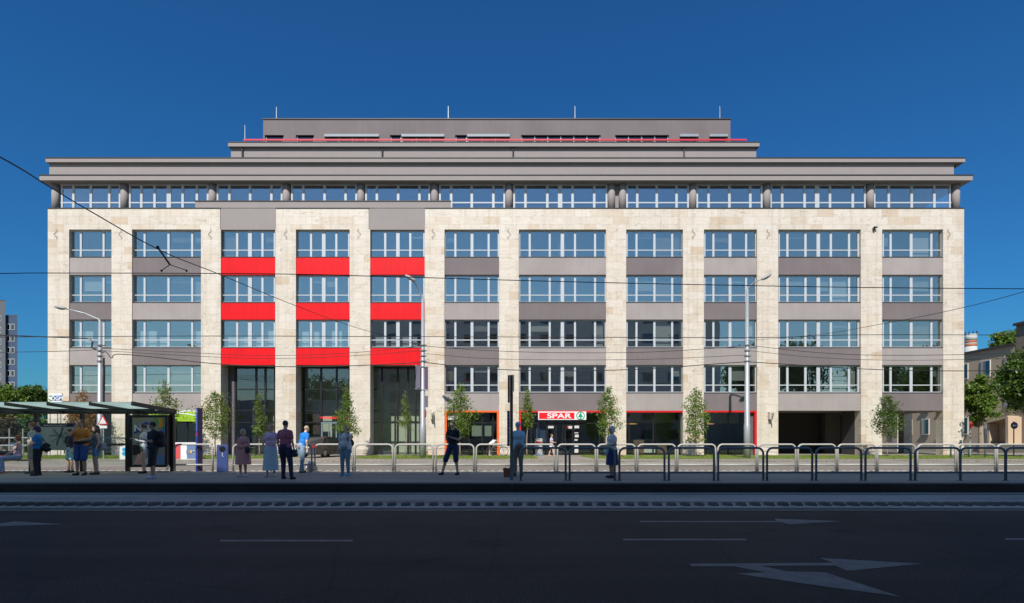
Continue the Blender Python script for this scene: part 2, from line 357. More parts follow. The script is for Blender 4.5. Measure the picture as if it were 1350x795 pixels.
# ------------------------------------------------------------------ ground strips
PZ = .26; SZ = .15
struct('ground', MB().box(-700, 700, -400, 1200, -1.0, -.02), M_EARTH)
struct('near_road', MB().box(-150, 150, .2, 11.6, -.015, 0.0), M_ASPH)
struct('near_pavement', MB().box(-150, 150, -3, .2, -.015, .13), M_PAVE)
def strip(n, y0, y1, z, m, th=.02): return struct(n, MB().box(-150, 150, y0, y1, z - th, z), m)
strip('track_apron', 11.6, 12.62, .004, M_CONC)
strip('track_bed', 12.72, 14.35, .004, M_CONC)
strip('track_margin', 14.45, 14.9, .004, M_CONC)
tr = MB(); tr.box(-150, 150, 12.62, 12.72, -.02, -.012); tr.box(-150, 150, 14.35, 14.45, -.02, -.012)
tr.box(-150, 150, 12.655, 12.70, -.012, .008); tr.box(-150, 150, 14.385, 14.43, -.012, .008)
struct('tram_rails', tr, M_STEEL)
struct('platform', MB().box(-150, 150, 15.18, 20.1, -.02, PZ), M_PLAT)
struct('platform_kerb', MB().box(-150, 150, 14.93, 15.178, -.02, PZ + .004), asphalt('platform edge stone', (.27, .27, .26), .2, .15))
fp = MB()
for i in range(-75, 75): fp.box(i * 2 + .006, i * 2 + 1.994, 14.9, 14.928, -.02, PZ - .03)
struct('platform_face', fp, M_DKERB)
struct('platform_rear_kerb', MB().box(-150, 150, 20.102, 20.35, -.02, PZ + .004), M_KERB)
strip('far_track_bed', 20.352, 22.35, .004, M_CONC)
fr = MB(); fr.box(-150, 150, 20.62, 20.68, .004, .014); fr.box(-150, 150, 22.06, 22.12, .004, .014); struct('far_tram_rails', fr, M_STEEL)
def domes(n, y, zc, pitch, x0, x1, m, r):
    mb = MB(); k = int(x0 / pitch)
    while k * pitch < x1:
        c = (k * pitch + pitch * .4, y, zc)
        vs = []; fs = []; nn = 10
        for i, (rr, zz) in enumerate(((1, 0), (.92, .5), (.7, .82), (.35, .97))):
            for q in range(nn): vs.append((c[0] + math.cos(2*PI*q/nn) * rr * r[0], c[1] + math.sin(2*PI*q/nn) * rr * r[1], c[2] + zz * r[2]))
        for i in range(3):
            for q in range(nn): fs.append((i*nn+q, i*nn+(q+1) % nn, (i+1)*nn+(q+1) % nn, (i+1)*nn+q))
        fs.append(tuple(range(3*nn, 4*nn))); mb.add(vs, fs); k += 1
    o = struct(n, mb, m, True)
domes('near_track_separator', 12.12, .004, .31, -14, 14, M_BUMP, (.11, .19, .075))
struct('far_separator_kerb', MB().box(-150, 150, 22.352, 22.95, -.02, .06), M_KERB)
domes('far_track_separator', 22.6, .06, .31, -30, 30, mat('pale separator', (.55, .52, .46), .8), (.12, .2, .085))
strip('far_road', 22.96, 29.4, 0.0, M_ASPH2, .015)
struct('far_kerb', MB().box(-150, 150, 29.402, 29.55, -.02, SZ + .004), M_KERB)
struct('far_pavement', MB().box(-150, 150, 29.552, 49.0, -.02, SZ), M_PAVE)
def gpt(px, py, z): Y = GY(py, z); return (X(px, Y), Y, z)
def paint(n, pts, m=M_PAINT, z=.004):
    P = [gpt(px, py, z) for px, py in pts]; P.reverse()
    mb = MB(); mb.add(P, [tuple(range(len(P)))]); return struct(n, mb, m)
struct('edge_line', MB().box(-60, 60, 11.22, 11.40, .0005, .004), M_PAINT2)
for pts in ([(289,711.6),(464,711.6),(466,713.8),(291,713.8)], [(821,710.2),(984,710.2),(985,712.3),(822,712.3)], [(1325,709.6),(1480,709.6),(1480,711.6),(1325,711.6)], [(-240,712),(-70,712),(-70,714),(-240,714)]):
    paint('lane_line', pts)
paint('lane_arrow', [(843.5,686.6),(1024,686.9),(1021.5,683.7),(1109,687),(1040,691.2),(1030,688.4),(843.5,688.2)])
paint('lane_arrow', [(908,743),(1098,741.7),(1081,735.5),(1216.5,743),(1117.5,752.5),(1101,745.5),(1004,746.1),(1037.5,753),(1087.5,754.5),(1187.5,786.5),(1092,774),(970,756),(1010,754.6),(968,746.4),(912,746.6)])
paint('lane_arrow', [(-90,690),(0,690),(19,687.3),(83,691),(30,692.4),(0,693.6),(-10,691.4),(-90,691.6)])

# stains on the near road
st = MB()
# grass verge
GR = []
for a, b in ((-60, 395), (466, 712), (765, 1420)):
    x0, x1 = X(a, 38), X(b, 38)
    mb = MB(); n = max(2, int((x1 - x0) / 1.2)); rg = random.Random(int(a) + 99)
    top = []; bot = []
    for i in range(n + 1):
        x = x0 + (x1 - x0) * i / n; e = min(i, n - i); tp = min(1, e / 1.5) if e < 2 else 1
        bot.append((x, 38.2 - (3.6 + rg.uniform(-.2, .15)) * tp, SZ + .012)); top.append((x, 38.2 + (3.1 + rg.uniform(-.1, .15)) * tp, SZ + .012))
    mb.add(bot + top[::-1], [tuple(range(2 * (n + 1)))]); struct('grass_verge', mb, M_GRASSB); GR.append((x0, x1))
gb = MB(); rg = random.Random(3)
for x0, x1 in GR:
    for _ in range(int((x1 - x0) * 700)):
        x = rg.uniform(x0 + .3, x1 - .3); y = rg.uniform(34.8, 41.1)
        if noise.noise(Vector((x * .7, y * .9, 0))) < -.25 and rg.random() < .8: continue
        h = rg.uniform(.03, .09) * (1 + noise.noise(Vector((x, y, 4)))); a = rg.uniform(0, PI); w = .02
        gb.add([(x - math.cos(a)*w, y - math.sin(a)*w, SZ), (x + math.cos(a)*w, y + math.sin(a)*w, SZ), (x + rg.uniform(-.03, .03), y + rg.uniform(-.03, .03), SZ + h + .012)], [(0, 1, 2)])
tag(gb.build('grass', M_GRASS), 'short sunlit grass on the verge between pavement and office building', 'grass', kind='stuff')
lf = MB()
for _ in range(3600):
    x = rg.uniform(-34, 36); y = 29.9 + abs(rg.gauss(0, .9))
    if noise.noise(Vector((x * .5, 0, 0))) < -.15 and rg.random() < .7: continue
    a = rg.uniform(0, PI); s_ = rg.uniform(.03, .06); z = SZ + rg.uniform(.005, .05)
    lf.add([(x, y, z), (x + math.cos(a)*s_, y + math.sin(a)*s_, z + .03), (x + math.cos(a+1)*s_, y + math.sin(a+1)*s_, z)], [(0, 1, 2)])
tag(lf.build('leaf_litter', leafmat('dry leaf', (.12, .09, .02), (.22, .19, .06))), 'dry leaves and weeds along the far kerb', 'leaf litter', kind='stuff')

# ------------------------------------------------------------------ the office building
D = 42.2; DG = D + .27
BX0, BX1 = X(63, D), X(1271, D)
office = thing('office_building', 'long beige and grey office block with red panels filling the photo', 'office building', (0, D, SZ))
BAYS = [(91,147),(174,265),(291,363),(390,461),(488,560),(586,658),(684,799),(825.5,900.5),(928,998),(1026,1135),(1163,1243.5)]
MUL = [[(94,2),(107,3),(137,3)], [(176.5,2),(191,3),(222.5,3.4),(253.7,3)], [(292.5,2),(313,3.2),(329.8,5.8),(346.3,3.2),(362,2)],
       [(391.5,2),(410.3,3.2),(427,5.4),(443.6,3.2),(460,2)], [(489,2),(508,3.2),(524.7,5.2),(541,3.2),(559,2)],
       [(587,1.8),(600.4,3),(622.3,4.2),(644.2,3),(657,1.8)], [(685,1.8),(698.3,3),(724.7,3),(741.4,5),(758,3),(784.4,3),(798,1.8)],
       [(826.5,1.8),(839,3),(862.6,3.2),(886,3),(899.5,1.8)], [(929,1.8),(940.3,3),(962.2,4.2),(983.4,3),(996,1.8)],
       [(1027,1.8),(1037.8,3.2),(1061.6,3.4),(1078.5,5.2),(1095,3.4),(1119,3.2),(1131,2)], [(1164,1.8),(1173.8,3.2),(1200.8,4.2),(1227.5,3.2),(1240.5,2)]]
ROWS = [(302.5,338.2),(361.8,398),(421,457.6),(481,517.3)]
ztop = Z(275, D); zbase = SZ
# stone piers
edges = [63] + [e for b in BAYS for e in b] + [1271]
for i in range(0, len(edges), 2):
    a, b = edges[i], edges[i+1]
    x0, x1 = X(a, D), X(b, D); zt = Z(302.5, D)
    mb = MB()
    dep = 1.1 if 2 <= i // 2 <= 5 else .75
    if i // 2 == 6 or i // 2 == 7: dep = .6
    if a > 790 and a < 810:   # expansion joint down the double pier
        xm = X(813, D); mb.box(x0, xm - .03, D, D + dep, zbase, zt); mb.box(xm + .03, x1, D, D + dep, zbase, zt); mb.box(xm - .03, xm + .03, D + .06, D + dep, zbase, zt)
    else: mb.box(x0, x1, D, D + dep, zbase, zt)
    mb.build('stone_pier', TRAV, office)
for a, b in ((63,290),(364,486),(560.5,1271)):
    MB().box(X(a, D), X(b, D), D, D + .6, Z(302.5, D) + .001, ztop).build('stone_band', TRAV, office)
    MB().box(X(a, D) - .02, X(b, D) + .02, D - .04, D + .62, ztop + .001, ztop + .06).build('coping', M_FLASH, office)
for a, b in ((290,364),(486,560.5)):
    MB().box(X(a, D) + .002, X(b, D) - .002, D + .05, D + .6, Z(302.5, D), ztop + .061).build('grey_bay_panel', M_GREYM, office)
MB().box(X(257, D), X(594, D), D + .02, D + .12, ztop + .062, Z(265.5, D) - .003).build('grey_parapet', M_GREYM, office)
MB().box(X(257, D) - .03, X(594, D) + .03, D - .02, D + .16, Z(265.5, D), Z(264.2, D)).build('coping', M_FLASH, office)
# spandrels
SP = [(338.2,361.8),(398,421),(457.6,481),(517.3,541.3)]
for i, (a, b) in enumerate(BAYS):
    x0, x1 = X(a, D) + .002, X(b, D) - .002
    for r, (ya, yb) in enumerate(SP):
        portal = i in (2, 3, 4)
        if portal and r == 3: continue
        m = M_RED if portal else (M_GREYL if (i + r) % 2 == 0 else M_GREYD)
        z1, z0 = Z(ya, D) - .05, Z(yb, D)
        o = MB().box(x0, x1, D + .06, D + .30, z0, z1).build('spandrel_panel', m, office)
        MB().box(x0, x1, D + .03, D + .24, z1 + .001, z1 + .05).build('sill', M_FLASH, o)
        MB().box(x0, x1, D + .301, D + .5, z0, z1).build('floor_edge', M_INT, office)
# windows
rb = random.Random(12)
for i, (a, b) in enumerate(BAYS):
    for r, (ya, yb) in enumerate(ROWS):
        if i in (2, 3, 4) and r == 3: continue
        x0, x1 = X(a, D), X(b, D); zt, zb = Z(ya, D), Z(yb, D)
        tz = zb + (zt - zb) * .275
        fr = MB(); yf0, yf1 = DG - .035, DG + .05
        for px, w in MUL[i]:
            xc = X(px, DG); hw = w * .44 / F * DG
            fr.box(max(x0, xc - hw), min(x1, xc + hw), yf0, yf1, zb, zt)
        if i in (0, 1): fr.box(x1 - .10, x1, yf0 + .003, yf1 - .003, zb, zt)
        if i in (9, 10): fr.box(x0, x0 + .06, yf0 + .003, yf1 - .003, zb, zt)
        if i in (9, 10): xr = X(MUL[i][-1][0], DG); fr.m = 1; fr.box(xr + .05, x1, yf0 + .02, yf1 - .003, zb, zt); fr.m = 0
        if i in (0, 1): xr = X(MUL[i][0][0], DG); fr.m = 1; fr.box(x0, xr - .05, yf0 + .02, yf1 - .003, zb, zt); fr.m = 0
        fr.box(x0, x1, yf0 + .008, yf1 - .008, tz - .035, tz + .035)
        fr.box(x0, x1, yf0 + .005, yf1 - .005, zb, zb + .07)
        fr.box(x0, x1, yf0 + .006, yf1 - .006, zt - .09, zt)
        w = fr.build('window', [M_FRAME, M_FLASH], office)
        MB().box(x0 + .02, x1 - .02, DG, DG + .012, zb + .03, zt - .03).build('pane', GLASS, w)
        if r == 2 and i < 5:
            pm = MB(); xx = x0 + .3
            while xx < x1 - .5:
                ww = rb.uniform(.5, 1.3)
                if rb.random() < .75: pm.box(xx, min(xx + ww, x1 - .1), DG + .25, DG + .28, zb, zb + (zt - zb) * rb.choice([.62, .6, .4]))
                xx += ww + rb.uniform(.05, .5)
            pm.build('blind', M_BLIND, w)
        else:
            ms = [x0 + .1] + [X(p[0], DG) for p in MUL[i]] + [x1 - .1]; ms = sorted(set(round(q, 3) for q in ms))
            for q0, q1 in zip(ms, ms[1:]):
                if q1 - q0 > .5 and rb.random() < .42: MB().box(q0 + .06, q1 - .06, DG + .2, DG + .22, zt - (zt - zb) * rb.choice([.15, .25, .4, .55, 1.0]), zt - .05).build('blind', mat(*rb.choice([('grey blind', (.34, .35, .34), .8), ('pale blind', (.55, .56, .54), .8), ('brown blind', (.22, .17, .12), .8)])), w)
        if rb.random() < .7:
            lm = MB(); xx = x0 + rb.uniform(.2, 1.0)
            while xx < x1 - 1: lm.box(xx, xx + .7, DG + rb.uniform(.8, 2.4), DG + 2.6, zb - .2, zb + rb.uniform(.2, .75)); xx += rb.uniform(1.0, 2.2)
            if lm.v: lm.build('office_furniture', mat('office furniture', (.20, .14, .10), .7), w)
# interior shell, rooms
RD = 16.0
inn = MB()
for ya, yb in SP:      # floor slabs
    z1, z0 = Z(ya, D) - .1, Z(yb, D)
    if yb < 500: inn.box(BX0 + .5, BX1 - .5, D + .5, D + RD - .5, z1 - .5, z1 - .2)
inn.build('floor_slab', M_INT, office)
MB().box(BX0 + .5, BX1 - .5, D + 3.6, D + 3.8, Z(517.3, D) - .6, Z(245, D)).build('interior_wall', M_INT, office)
pw = MB()
for px in (160, 278, 376, 474, 573, 671, 741, 813, 914, 1012, 1149):
    pw.box(X(px, D) - .1, X(px, D) + .1, D + .62, D + 3.59, Z(541, D) + .1, Z(277, D))
pw.build('partition_wall', M_INT, office)
# side and rear walls, roof deck, ground-floor ceiling
sw = MB(); sw.box(BX0, BX0 + .5, D + .76, D + RD, zbase, ztop - .01)
sw.box(BX1 - .5, BX1, D + .76, D + RD, Z(541, D), ztop - .01)
sw.build('side_wall', TRAV, office)
MB().box(BX0 + .51, X(1011, D), D + RD - .5, D + RD - .01, zbase, ztop - .02).build('rear_wall', M_GREYM, office)
MB().box(X(1011, D) + .01, BX1 - .51, D + RD - .5, D + RD - .01, Z(541, D), ztop - .02).build('rear_wall', M_GREYM, office)
MB().box(BX0 + .3, BX1 - .3, D + .62, D + RD - .52, ztop - .3, ztop - .03).build('terrace_deck', M_GREYM, office)
MB().box(X(566, D), BX1 - .502, D + .51, D + RD - .51, Z(541, D) + .02, Z(541, D) + .3).build('ground_floor_ceiling', M_CEIL, office)
MB().box(BX0 + .51, X(290, D), D + .51, D + RD - .52, Z(541, D) + .02, Z(541, D) + .3).build('ground_floor_ceiling', M_CEIL, office)
MB().box(X(290, D) + .01, X(566, D) - .01, D + .51, D + RD - .52, Z(480.5, D), Z(480.5, D) + .3).build('portal_soffit', M_CEIL, office)

# top floor: round columns, glazing, cornices, stepped roof
YC, YW = 42.84, 42.80
YS = 42.08
zs0, zs1 = Z(237.6, YS), Z(231.2, YS)
for px in (74, 164.5, 280.5, 378, 476, 573, 671, 806, 820.5, 913, 1010.5, 1146.5, 1259.5):
    x = X(px, YC); mb = MB(); n = 24
    mb.tube([(x, YC, ztop - .03), (x, YC, zs0 + .02)], .29, n); mb.build('round_column', M_GREYM, office, True)
MB().box(X(806, YC), X(820.5, YC), YC + .05, YC + .2, ztop, zs0 + .02).build('column_infill', M_GREYM, office)
TOP = [(80,159,[82,97,120,144.3,158]), (170,275,[171.5,186.6,204,222.8,241,259.8,274]), (286,373,[287,302.6,330,358,371.5]), (383.5,470.5,[385,400,428,455.7,469.7]), (481.5,567.5,[482.7,497,525,553,566]),
       (579,666,[580,594.8,622,650.4,664.8]), (676.5,801,[677.8,692.7,721.5,738.4,754.8,783.3,799.6]), (825.5,908,[826.5,840,865.7,891.8,907]), (918,1005,[919,934,961.4,989,1004]), (1015.5,1141,[1016,1031,1060.5,1077,1094,1124,1140]), (1151.5,1254,[1152.6,1171.5,1201.7,1231.6,1252])]
for a, b, ms in TOP:
    x0, x1 = X(a, YW), X(b, YW); fr = MB(); z0, z1 = ztop - .03, zs0 + .02
    for k, px in enumerate(ms):
        hw = (.17 if (len(ms) == 7 and k == 3) else .095 if 0 < k < len(ms) - 1 else .07); xc = X(px, YW)
        fr.box(xc - hw, xc + hw, YW - .03, YW + .05, z0, z1)
    tz = Z(267.3, YW); fr.box(x0, x1, YW - .022, YW + .045, tz - .05, tz + .05); fr.box(x0, x1, YW - .025, YW + .04, z0, z0 + .1); fr.box(x0, x1, YW - .026, YW + .04, z1 - .12, z1)
    fr.box(x0, x1, YW - .02, YW + .03, z0, z0 + .06)
    w = fr.build('window', M_FRAME, office)
    MB().box(x0 + .01, x1 - .01, YW, YW + .012, z0 + .02, z1 - .02).build('pane', GLASS_TOP, w)
sx0, sx1 = X(52, YS), X(1282.5, YS)
MB().box(sx0, sx1, YS, D + RD - .4, zs0, zs1 - .01).build('lower_cornice', M_GREYM, office)
MB().box(sx0 - .03, sx1 + .03, YS - .04, D + RD - .38, zs1 - .009, zs1 + .06).build('coping', M_FLASH, office)
YU = 42.45
MB().box(X(65, YU), X(1257.5, YU), YU, D + RD - .6, zs1 + .061, Z(213, YU)).build('attic_wall', M_GREYM, office)
ux0, ux1 = X(60, 42.2), X(1272.5, 42.2)
zc0, zc1 = Z(213.6, 42.2), Z(208.6, 42.2)
MB().box(ux0, ux1, 42.2, D + RD - .5, zc0, zc1).build('upper_cornice', M_GREYM, office)
MB().box(ux0 - .03, ux1 + .03, 42.16, D + RD - .48, zc1 + .001, zc1 + .06).build('coping', M_FLASH, office)
Y2 = 44.0; z20 = zc1 + .05
MB().box(X(304.5, Y2), X(997, Y2), Y2, D + RD - 2, z20, Z(193, Y2)).build('stepped_wall', M_GREYM, office)
MB().box(X(301, Y2 - .2), X(1001, Y2 - .2), Y2 - .25, D + RD - 1.8, Z(193, Y2 - .25), Z(188, Y2 - .25)).build('stepped_cornice', M_GREYM, office)
MB().box(X(300.6, Y2 - .2), X(1001.4, Y2 - .2), Y2 - .28, D + RD - 1.78, Z(188, Y2 - .25) + .001, Z(187, Y2 - .25)).build('coping', M_FLASH, office)
for px in (317.5, 502, 674.5, 900):   # rainwater hoppers and pipes
    x = X(px, Y2 - .1); mb = MB(); mb.box(x - .16, x + .16, Y2 - .22, Y2 - .02, Z(194.5, Y2), Z(191.9, Y2)); mb.tube([(x, Y2 - .1, Z(194.5, Y2)), (x + .12, Y2 - .1, Z(198, Y2)), (x + .12, Y2 - .1, z20)], .06, 8)
    mb.build('downpipe', M_FLASH, office)
Y3 = 47.5
z30 = Z(188, Y2); z31 = Z(157.6, Y3)
wins3 = [(349,374,0),(390,414,0),(428,500,1),(514,529,0),(529.5,586,1),(600,615.5,0),(616,672,1),(687,792,0),(811,882,0),(896,920.5,1),(935,959,1)]
ph = MB(); x0, x1 = X(347, Y3), X(963, Y3)
ph.box(x0, x1, Y3 + .25, D + RD - 4, z30 - .5, Z(178, Y3)); ph.box(x0, x1, Y3, D + RD - 4, Z(178, Y3) + .001, z31)
cur = x0
for a, b, s_ in wins3:
    if X(a, Y3) - cur > .05: ph.box(cur, X(a, Y3), Y3, Y3 + .249, z30 - .5, Z(178, Y3))
    cur = X(b, Y3)
if x1 - cur > .02: ph.box(cur, x1, Y3, Y3 + .249, z30 - .5, Z(178, Y3))
ph.build('penthouse_wall', M_GREYD, office)
MB().box(x0 - .05, x1 + .05, Y3 - .06, D + RD - 3.9, z31 + .001, z31 + .09).build('coping', M_FLASH, office)
for a, b, s_ in wins3:
    xa, xb = X(a, Y3), X(b, Y3); fr = MB(); n = max(1, round((xb - xa) / 1.1))
    for k in range(n + 1): xx = xa + .05 + (xb - xa - .1) * k / n; fr.box(xx - .05, xx + .05, Y3 + .16, Y3 + .235, z30 - .5, Z(178, Y3) - .02)
    w = fr.build('window', M_FRAME, office); MB().box(xa, xb, Y3 + .19, Y3 + .2, z30 - .5, Z(178, Y3) - .02).build('pane', glass('dark penthouse glass', .1, (.1, .12, .14)), w)
    if s_: MB().box(xa, xb, Y3 - .12, Y3 + .12, Z(180.8, Y3), Z(177.6, Y3)).build('shutter_box', mat('blue grey shutter', (.27, .31, .35), .5), w)
rl = MB(); zr = Z(184.2, Y2 + .1)
rl.box(X(320, Y2), X(985, Y2), Y2 + .1, Y2 + .16, zr - .07, zr + .07)
k = X(322, Y2)
while k < X(985, Y2): rl.box(k - .02, k + .02, Y2 + .105, Y2 + .155, Z(187.4, Y2), zr - .07); k += 1.5
rl.build('roof_railing', mat('roof railing red', (.55, .02, .05), .5), office)
for px, yy, y0_, y1_ in ((323, Y2 + .3, 188, 165), (364.5, Y3 + .3, 158, 141), (591, Y3 + .3, 158, 140), (758, Y3 + .3, 158, 140), (949, Y3 + .3, 158, 140)):
    MB().tube([(X(px, yy), yy, Z(y0_, yy) - .3), (X(px, yy), yy, Z(y1_, yy))], [.05, .03], 6).build('lightning_rod', M_GALV, office)
# loose cable ends near the pier tops, camera
for px in (74, 159, 277, 376.5, 473.5, 571.5, 671, 914.5, 1012.5, 1250.5):
    x = X(px, D); s_ = 1 if px < 400 else -1
    pts = [(x + s_ * .12 * math.sin(t * 2.6), D - .05 - .03 * math.sin(t * 3), Z(302, D) - t * .22) for t in [k * .35 for k in range(11)]]
    MB().tube(pts, .011, 5).build('cable_end', M_WIRE, office)
mb = MB(); x = X(1151, D); mb.box(x - .06, x + .06, D - .2, D + .02, Z(304, D), Z(301, D)); mb.box(x - .07, x + .2, D - .24, D - .12, Z(301.6, D), Z(300, D)); mb.build('security_camera', M_BLACK, office)
# projecting wall lamps
for px in (570.5, 1014.5):
    x = X(px, D); o = MB().box(x - .14, x + .1, D - .36, D - .002, Z(553, D), Z(543, D)).build('wall_lamp', mat('lamp housing', (.55, .50, .42), .5), office); bevel(o, .02)
    MB().box(x - .03, x + .03, D - .8, D - .3, Z(549.5, D), Z(545, D)).build('lamp_arm', mat('lamp housing', (.5, .5, .5)), o)

# ground floor: portals
YP = D + 1.25
PORT = [(2, [311, 338, 350, 362.6], 298.5), (3, [400.5, 423.5, 444, 461.5], 388), (4, [490, 503.6, 524.5, 538, 548, 559], 486)]
for i, ms, _ in PORT:
    a, b = BAYS[i]; x0, x1 = X(a, D) - .3, X(b, D) + .3
    g = MB(); zt = Z(480.8, D)
    for px in ms: g.box(X(px, YP) - .07, X(px, YP) + .07, YP - .06, YP + .08, zbase, zt)
    for py in (485, 513.3, 541.3, 557): g.box(x0, x1, YP - .045, YP + .065, Z(py, YP) - .045, Z(py, YP) + .045)
    cw = g.build('curtain_wall', M_BLACK, office)
    MB().box(x0, x1, YP, YP + .012, zbase, zt).build('pane', GLASS_SHOP, cw)
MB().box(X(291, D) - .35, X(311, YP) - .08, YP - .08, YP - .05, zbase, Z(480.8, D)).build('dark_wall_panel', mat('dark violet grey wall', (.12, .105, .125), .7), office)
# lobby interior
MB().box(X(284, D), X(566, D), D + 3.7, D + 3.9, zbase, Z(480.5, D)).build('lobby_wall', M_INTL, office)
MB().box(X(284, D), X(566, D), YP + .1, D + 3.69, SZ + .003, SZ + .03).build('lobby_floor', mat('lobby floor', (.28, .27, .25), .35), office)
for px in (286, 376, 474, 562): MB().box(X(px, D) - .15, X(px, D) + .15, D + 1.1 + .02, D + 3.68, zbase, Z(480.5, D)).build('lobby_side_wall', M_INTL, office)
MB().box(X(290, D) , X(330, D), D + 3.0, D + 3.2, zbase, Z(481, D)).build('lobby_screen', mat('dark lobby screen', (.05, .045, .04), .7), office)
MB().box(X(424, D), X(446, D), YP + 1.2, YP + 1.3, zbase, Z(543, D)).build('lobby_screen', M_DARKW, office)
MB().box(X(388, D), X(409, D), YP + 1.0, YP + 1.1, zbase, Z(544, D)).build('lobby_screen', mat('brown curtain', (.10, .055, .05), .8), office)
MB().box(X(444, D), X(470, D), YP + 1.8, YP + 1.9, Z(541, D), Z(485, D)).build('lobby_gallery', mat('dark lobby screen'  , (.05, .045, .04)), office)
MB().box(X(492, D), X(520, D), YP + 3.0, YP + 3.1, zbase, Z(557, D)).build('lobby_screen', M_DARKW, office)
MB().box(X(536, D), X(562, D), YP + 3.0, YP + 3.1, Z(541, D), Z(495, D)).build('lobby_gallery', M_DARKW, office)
# entrance door in the middle portal
ent = MB(); ent.box(X(424, YP), X(425.8, YP), YP - .1, YP - .062, zbase, Z(556.5, YP)); ent.box(X(443, YP), X(444.8, YP), YP - .1, YP - .062, zbase, Z(556.5, YP)); ent.box(X(424, YP), X(444.8, YP), YP - .098, YP - .062, Z(558.5, YP), Z(556.5, YP)); ent.box(X(433.5, YP), X(434.6, YP), YP - .096, YP - .062, zbase, Z(558.5, YP))
ent.build('entrance_door', mat('blue grey door frame', (.16, .22, .26), .4), office)
M_REDSIGN = mat('red sign lettering', (.75, .02, .02), .5, emit=((1, .03, .03), .35))
text_mb('THERMAR', .19, M_REDSIGN, 'sign_lettering', X(434, YP), YP - .13, Z(552.5, YP), office, 1.15, .003)
text_mb('ERMARK', .2, mat('dim red lettering', (.4, .03, .03)), 'sign_lettering', X(454, YP), YP - .1, Z(553, YP), office, 1.0, .006)
# bays 1, 2 ground floor
def shop(i, fr_m, mull, top=541.3, left=True, right=True, toph=.09, transom=557):
    a, b = BAYS[i]; x0, x1 = X(a, D) , X(b, D); zt = Z(top, D); Y = D + .42
    g = MB(); g.box(x0, x1, Y - .05, Y + .05, zt - .08, zt); g.box(x0, x1, Y - .04, Y + .04, zbase, zbase + .12)
    for px in mull: g.box(X(px, Y) - .05, X(px, Y) + .05, Y - .055, Y + .045, zbase, zt)
    if transom: g.box(x0, x1, Y - .035, Y + .035, Z(transom, Y) - .04, Z(transom, Y) + .04)
    w = g.build('shopfront', M_BLACK, office)
    MB().box(x0 + .01, x1 - .01, Y, Y + .012, zbase, zt).build('pane', GLASS_SHOP, w)
    if fr_m:
        f = MB(); f.box(x0 + .001, x1 - .001, D + .05, D + .32, zt - .14, zt - .002)
        if left: f.box(x0 + .001, x0 + .17, D + .04, D + .3, zbase, zt - .141)
        if right: f.box(x1 - .17, x1 - .001, D + .04, D + .3, zbase, zt - .141)
        f.build('shop_surround', fr_m, office)
shop(0, None, [107, 122, 137]); shop(1, None, [190, 205, 232, 247, 258])
shop(5, M_ORNG, [600, 618, 636, 650], transom=557.5)
shop(6, M_REDD, [700, 710, 721, 733, 745, 757, 790], right=False, transom=558)
shop(7, M_REDD, [829, 861], left=False, right=False, transom=None)
shop(8, M_REDD, [931, 960], left=False, right=True, transom=None)
MB().box(X(989, D), X(996, D) - .01, D + .33, D + .6, zbase, Z(541.5, D)).build('dark_wall_panel', mat('dark violet grey wall', (.1,.1,.1)), office)
# shop interiors
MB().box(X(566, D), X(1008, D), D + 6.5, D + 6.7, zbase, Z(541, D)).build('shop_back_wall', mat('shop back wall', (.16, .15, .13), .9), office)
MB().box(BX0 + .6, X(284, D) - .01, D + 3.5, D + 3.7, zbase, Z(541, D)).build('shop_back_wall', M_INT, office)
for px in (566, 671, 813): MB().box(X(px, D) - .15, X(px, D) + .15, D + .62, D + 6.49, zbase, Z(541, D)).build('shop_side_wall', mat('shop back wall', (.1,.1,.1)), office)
MB().box(BX0 + .6, X(1008, D), D + .62, D + 6.49, SZ + .003, SZ + .02).build('shop_floor', mat('shop floor', (.12, .115, .11), .5), office)
# frosted posters and screens inside the orange and red shops
ip = MB()
for a, b, y0_, y1_ in ((622,635,561,575),(639,648,561,575)): ip.box(X(a, D+.6), X(b, D+.6), D + .55, D + .56, Z(y1_, D), Z(y0_, D))
ip.build('frosted_window_film', mat('frosted film', (.30, .34, .30), .8), office)
MB().box(X(589, D+.3), X(605.5, D+.3), D + .33, D + .36, Z(553, D), Z(543.5, D)).build('shop_sign', M_WHITE, office)
dr = MB(); 
for a, b in ((720.5,731.5),(741.5,756)): dr.box(X(a, D), X(a, D) + .07, D + .30, D + .36, zbase, Z(560, D)); dr.box(X(b, D) - .07, X(b, D), D + .30, D + .36, zbase, Z(560, D)); dr.box(X(a, D) + .07, X(b, D) - .07, D + .30, D + .36, Z(560, D) - .07, Z(560, D)); 
dr.build('shop_door', M_BLACK, office)
pk = MB()
for a, b, y0_, y1_ in ((723,731,561.5,564.5),(750,756,561.5,565),(758,764,561,564.5),(758,763,570,571.2),(758.5,763.5,573,576.5),(758,762,579,581),(758,763,585,597)): pk.box(X(a, D), X(b, D), D + .30, D + .31, Z(y1_, D), Z(y0_, D))
pk.build('window_poster', mat('poster paper', (.60, .58, .55), .7), office)
MB().box(X(707, D), X(720, D), D + .7, D + .72, Z(583, D), Z(563, D)).build('window_poster', mat('blue shop poster', (.04, .08, .22), .6), office)
MB().box(X(748, D), X(750, D), D + .30, D + .312, Z(564.5, D), Z(561.5, D)).build('window_poster', M_REDD, office)
ct = MB(); ct.box(X(838, D), X(852, D), D + .7, D + 1.1, zbase, Z(580, D)); ct.box(X(872, D), X(884, D), D + 1.1, D + 1.3, zbase, Z(585, D)); ct.build('shop_counter', mat('shop counter', (.22, .13, .08), .6), office)
pp = MB(); pp.box(X(851, D), X(862, D), D + .5, D + .52, Z(597, D), Z(592, D)); pp.box(X(864, D), X(866, D), D + .5, D + .52, Z(597, D), Z(592, D)); pp.build('window_poster', M_WHITE, office)
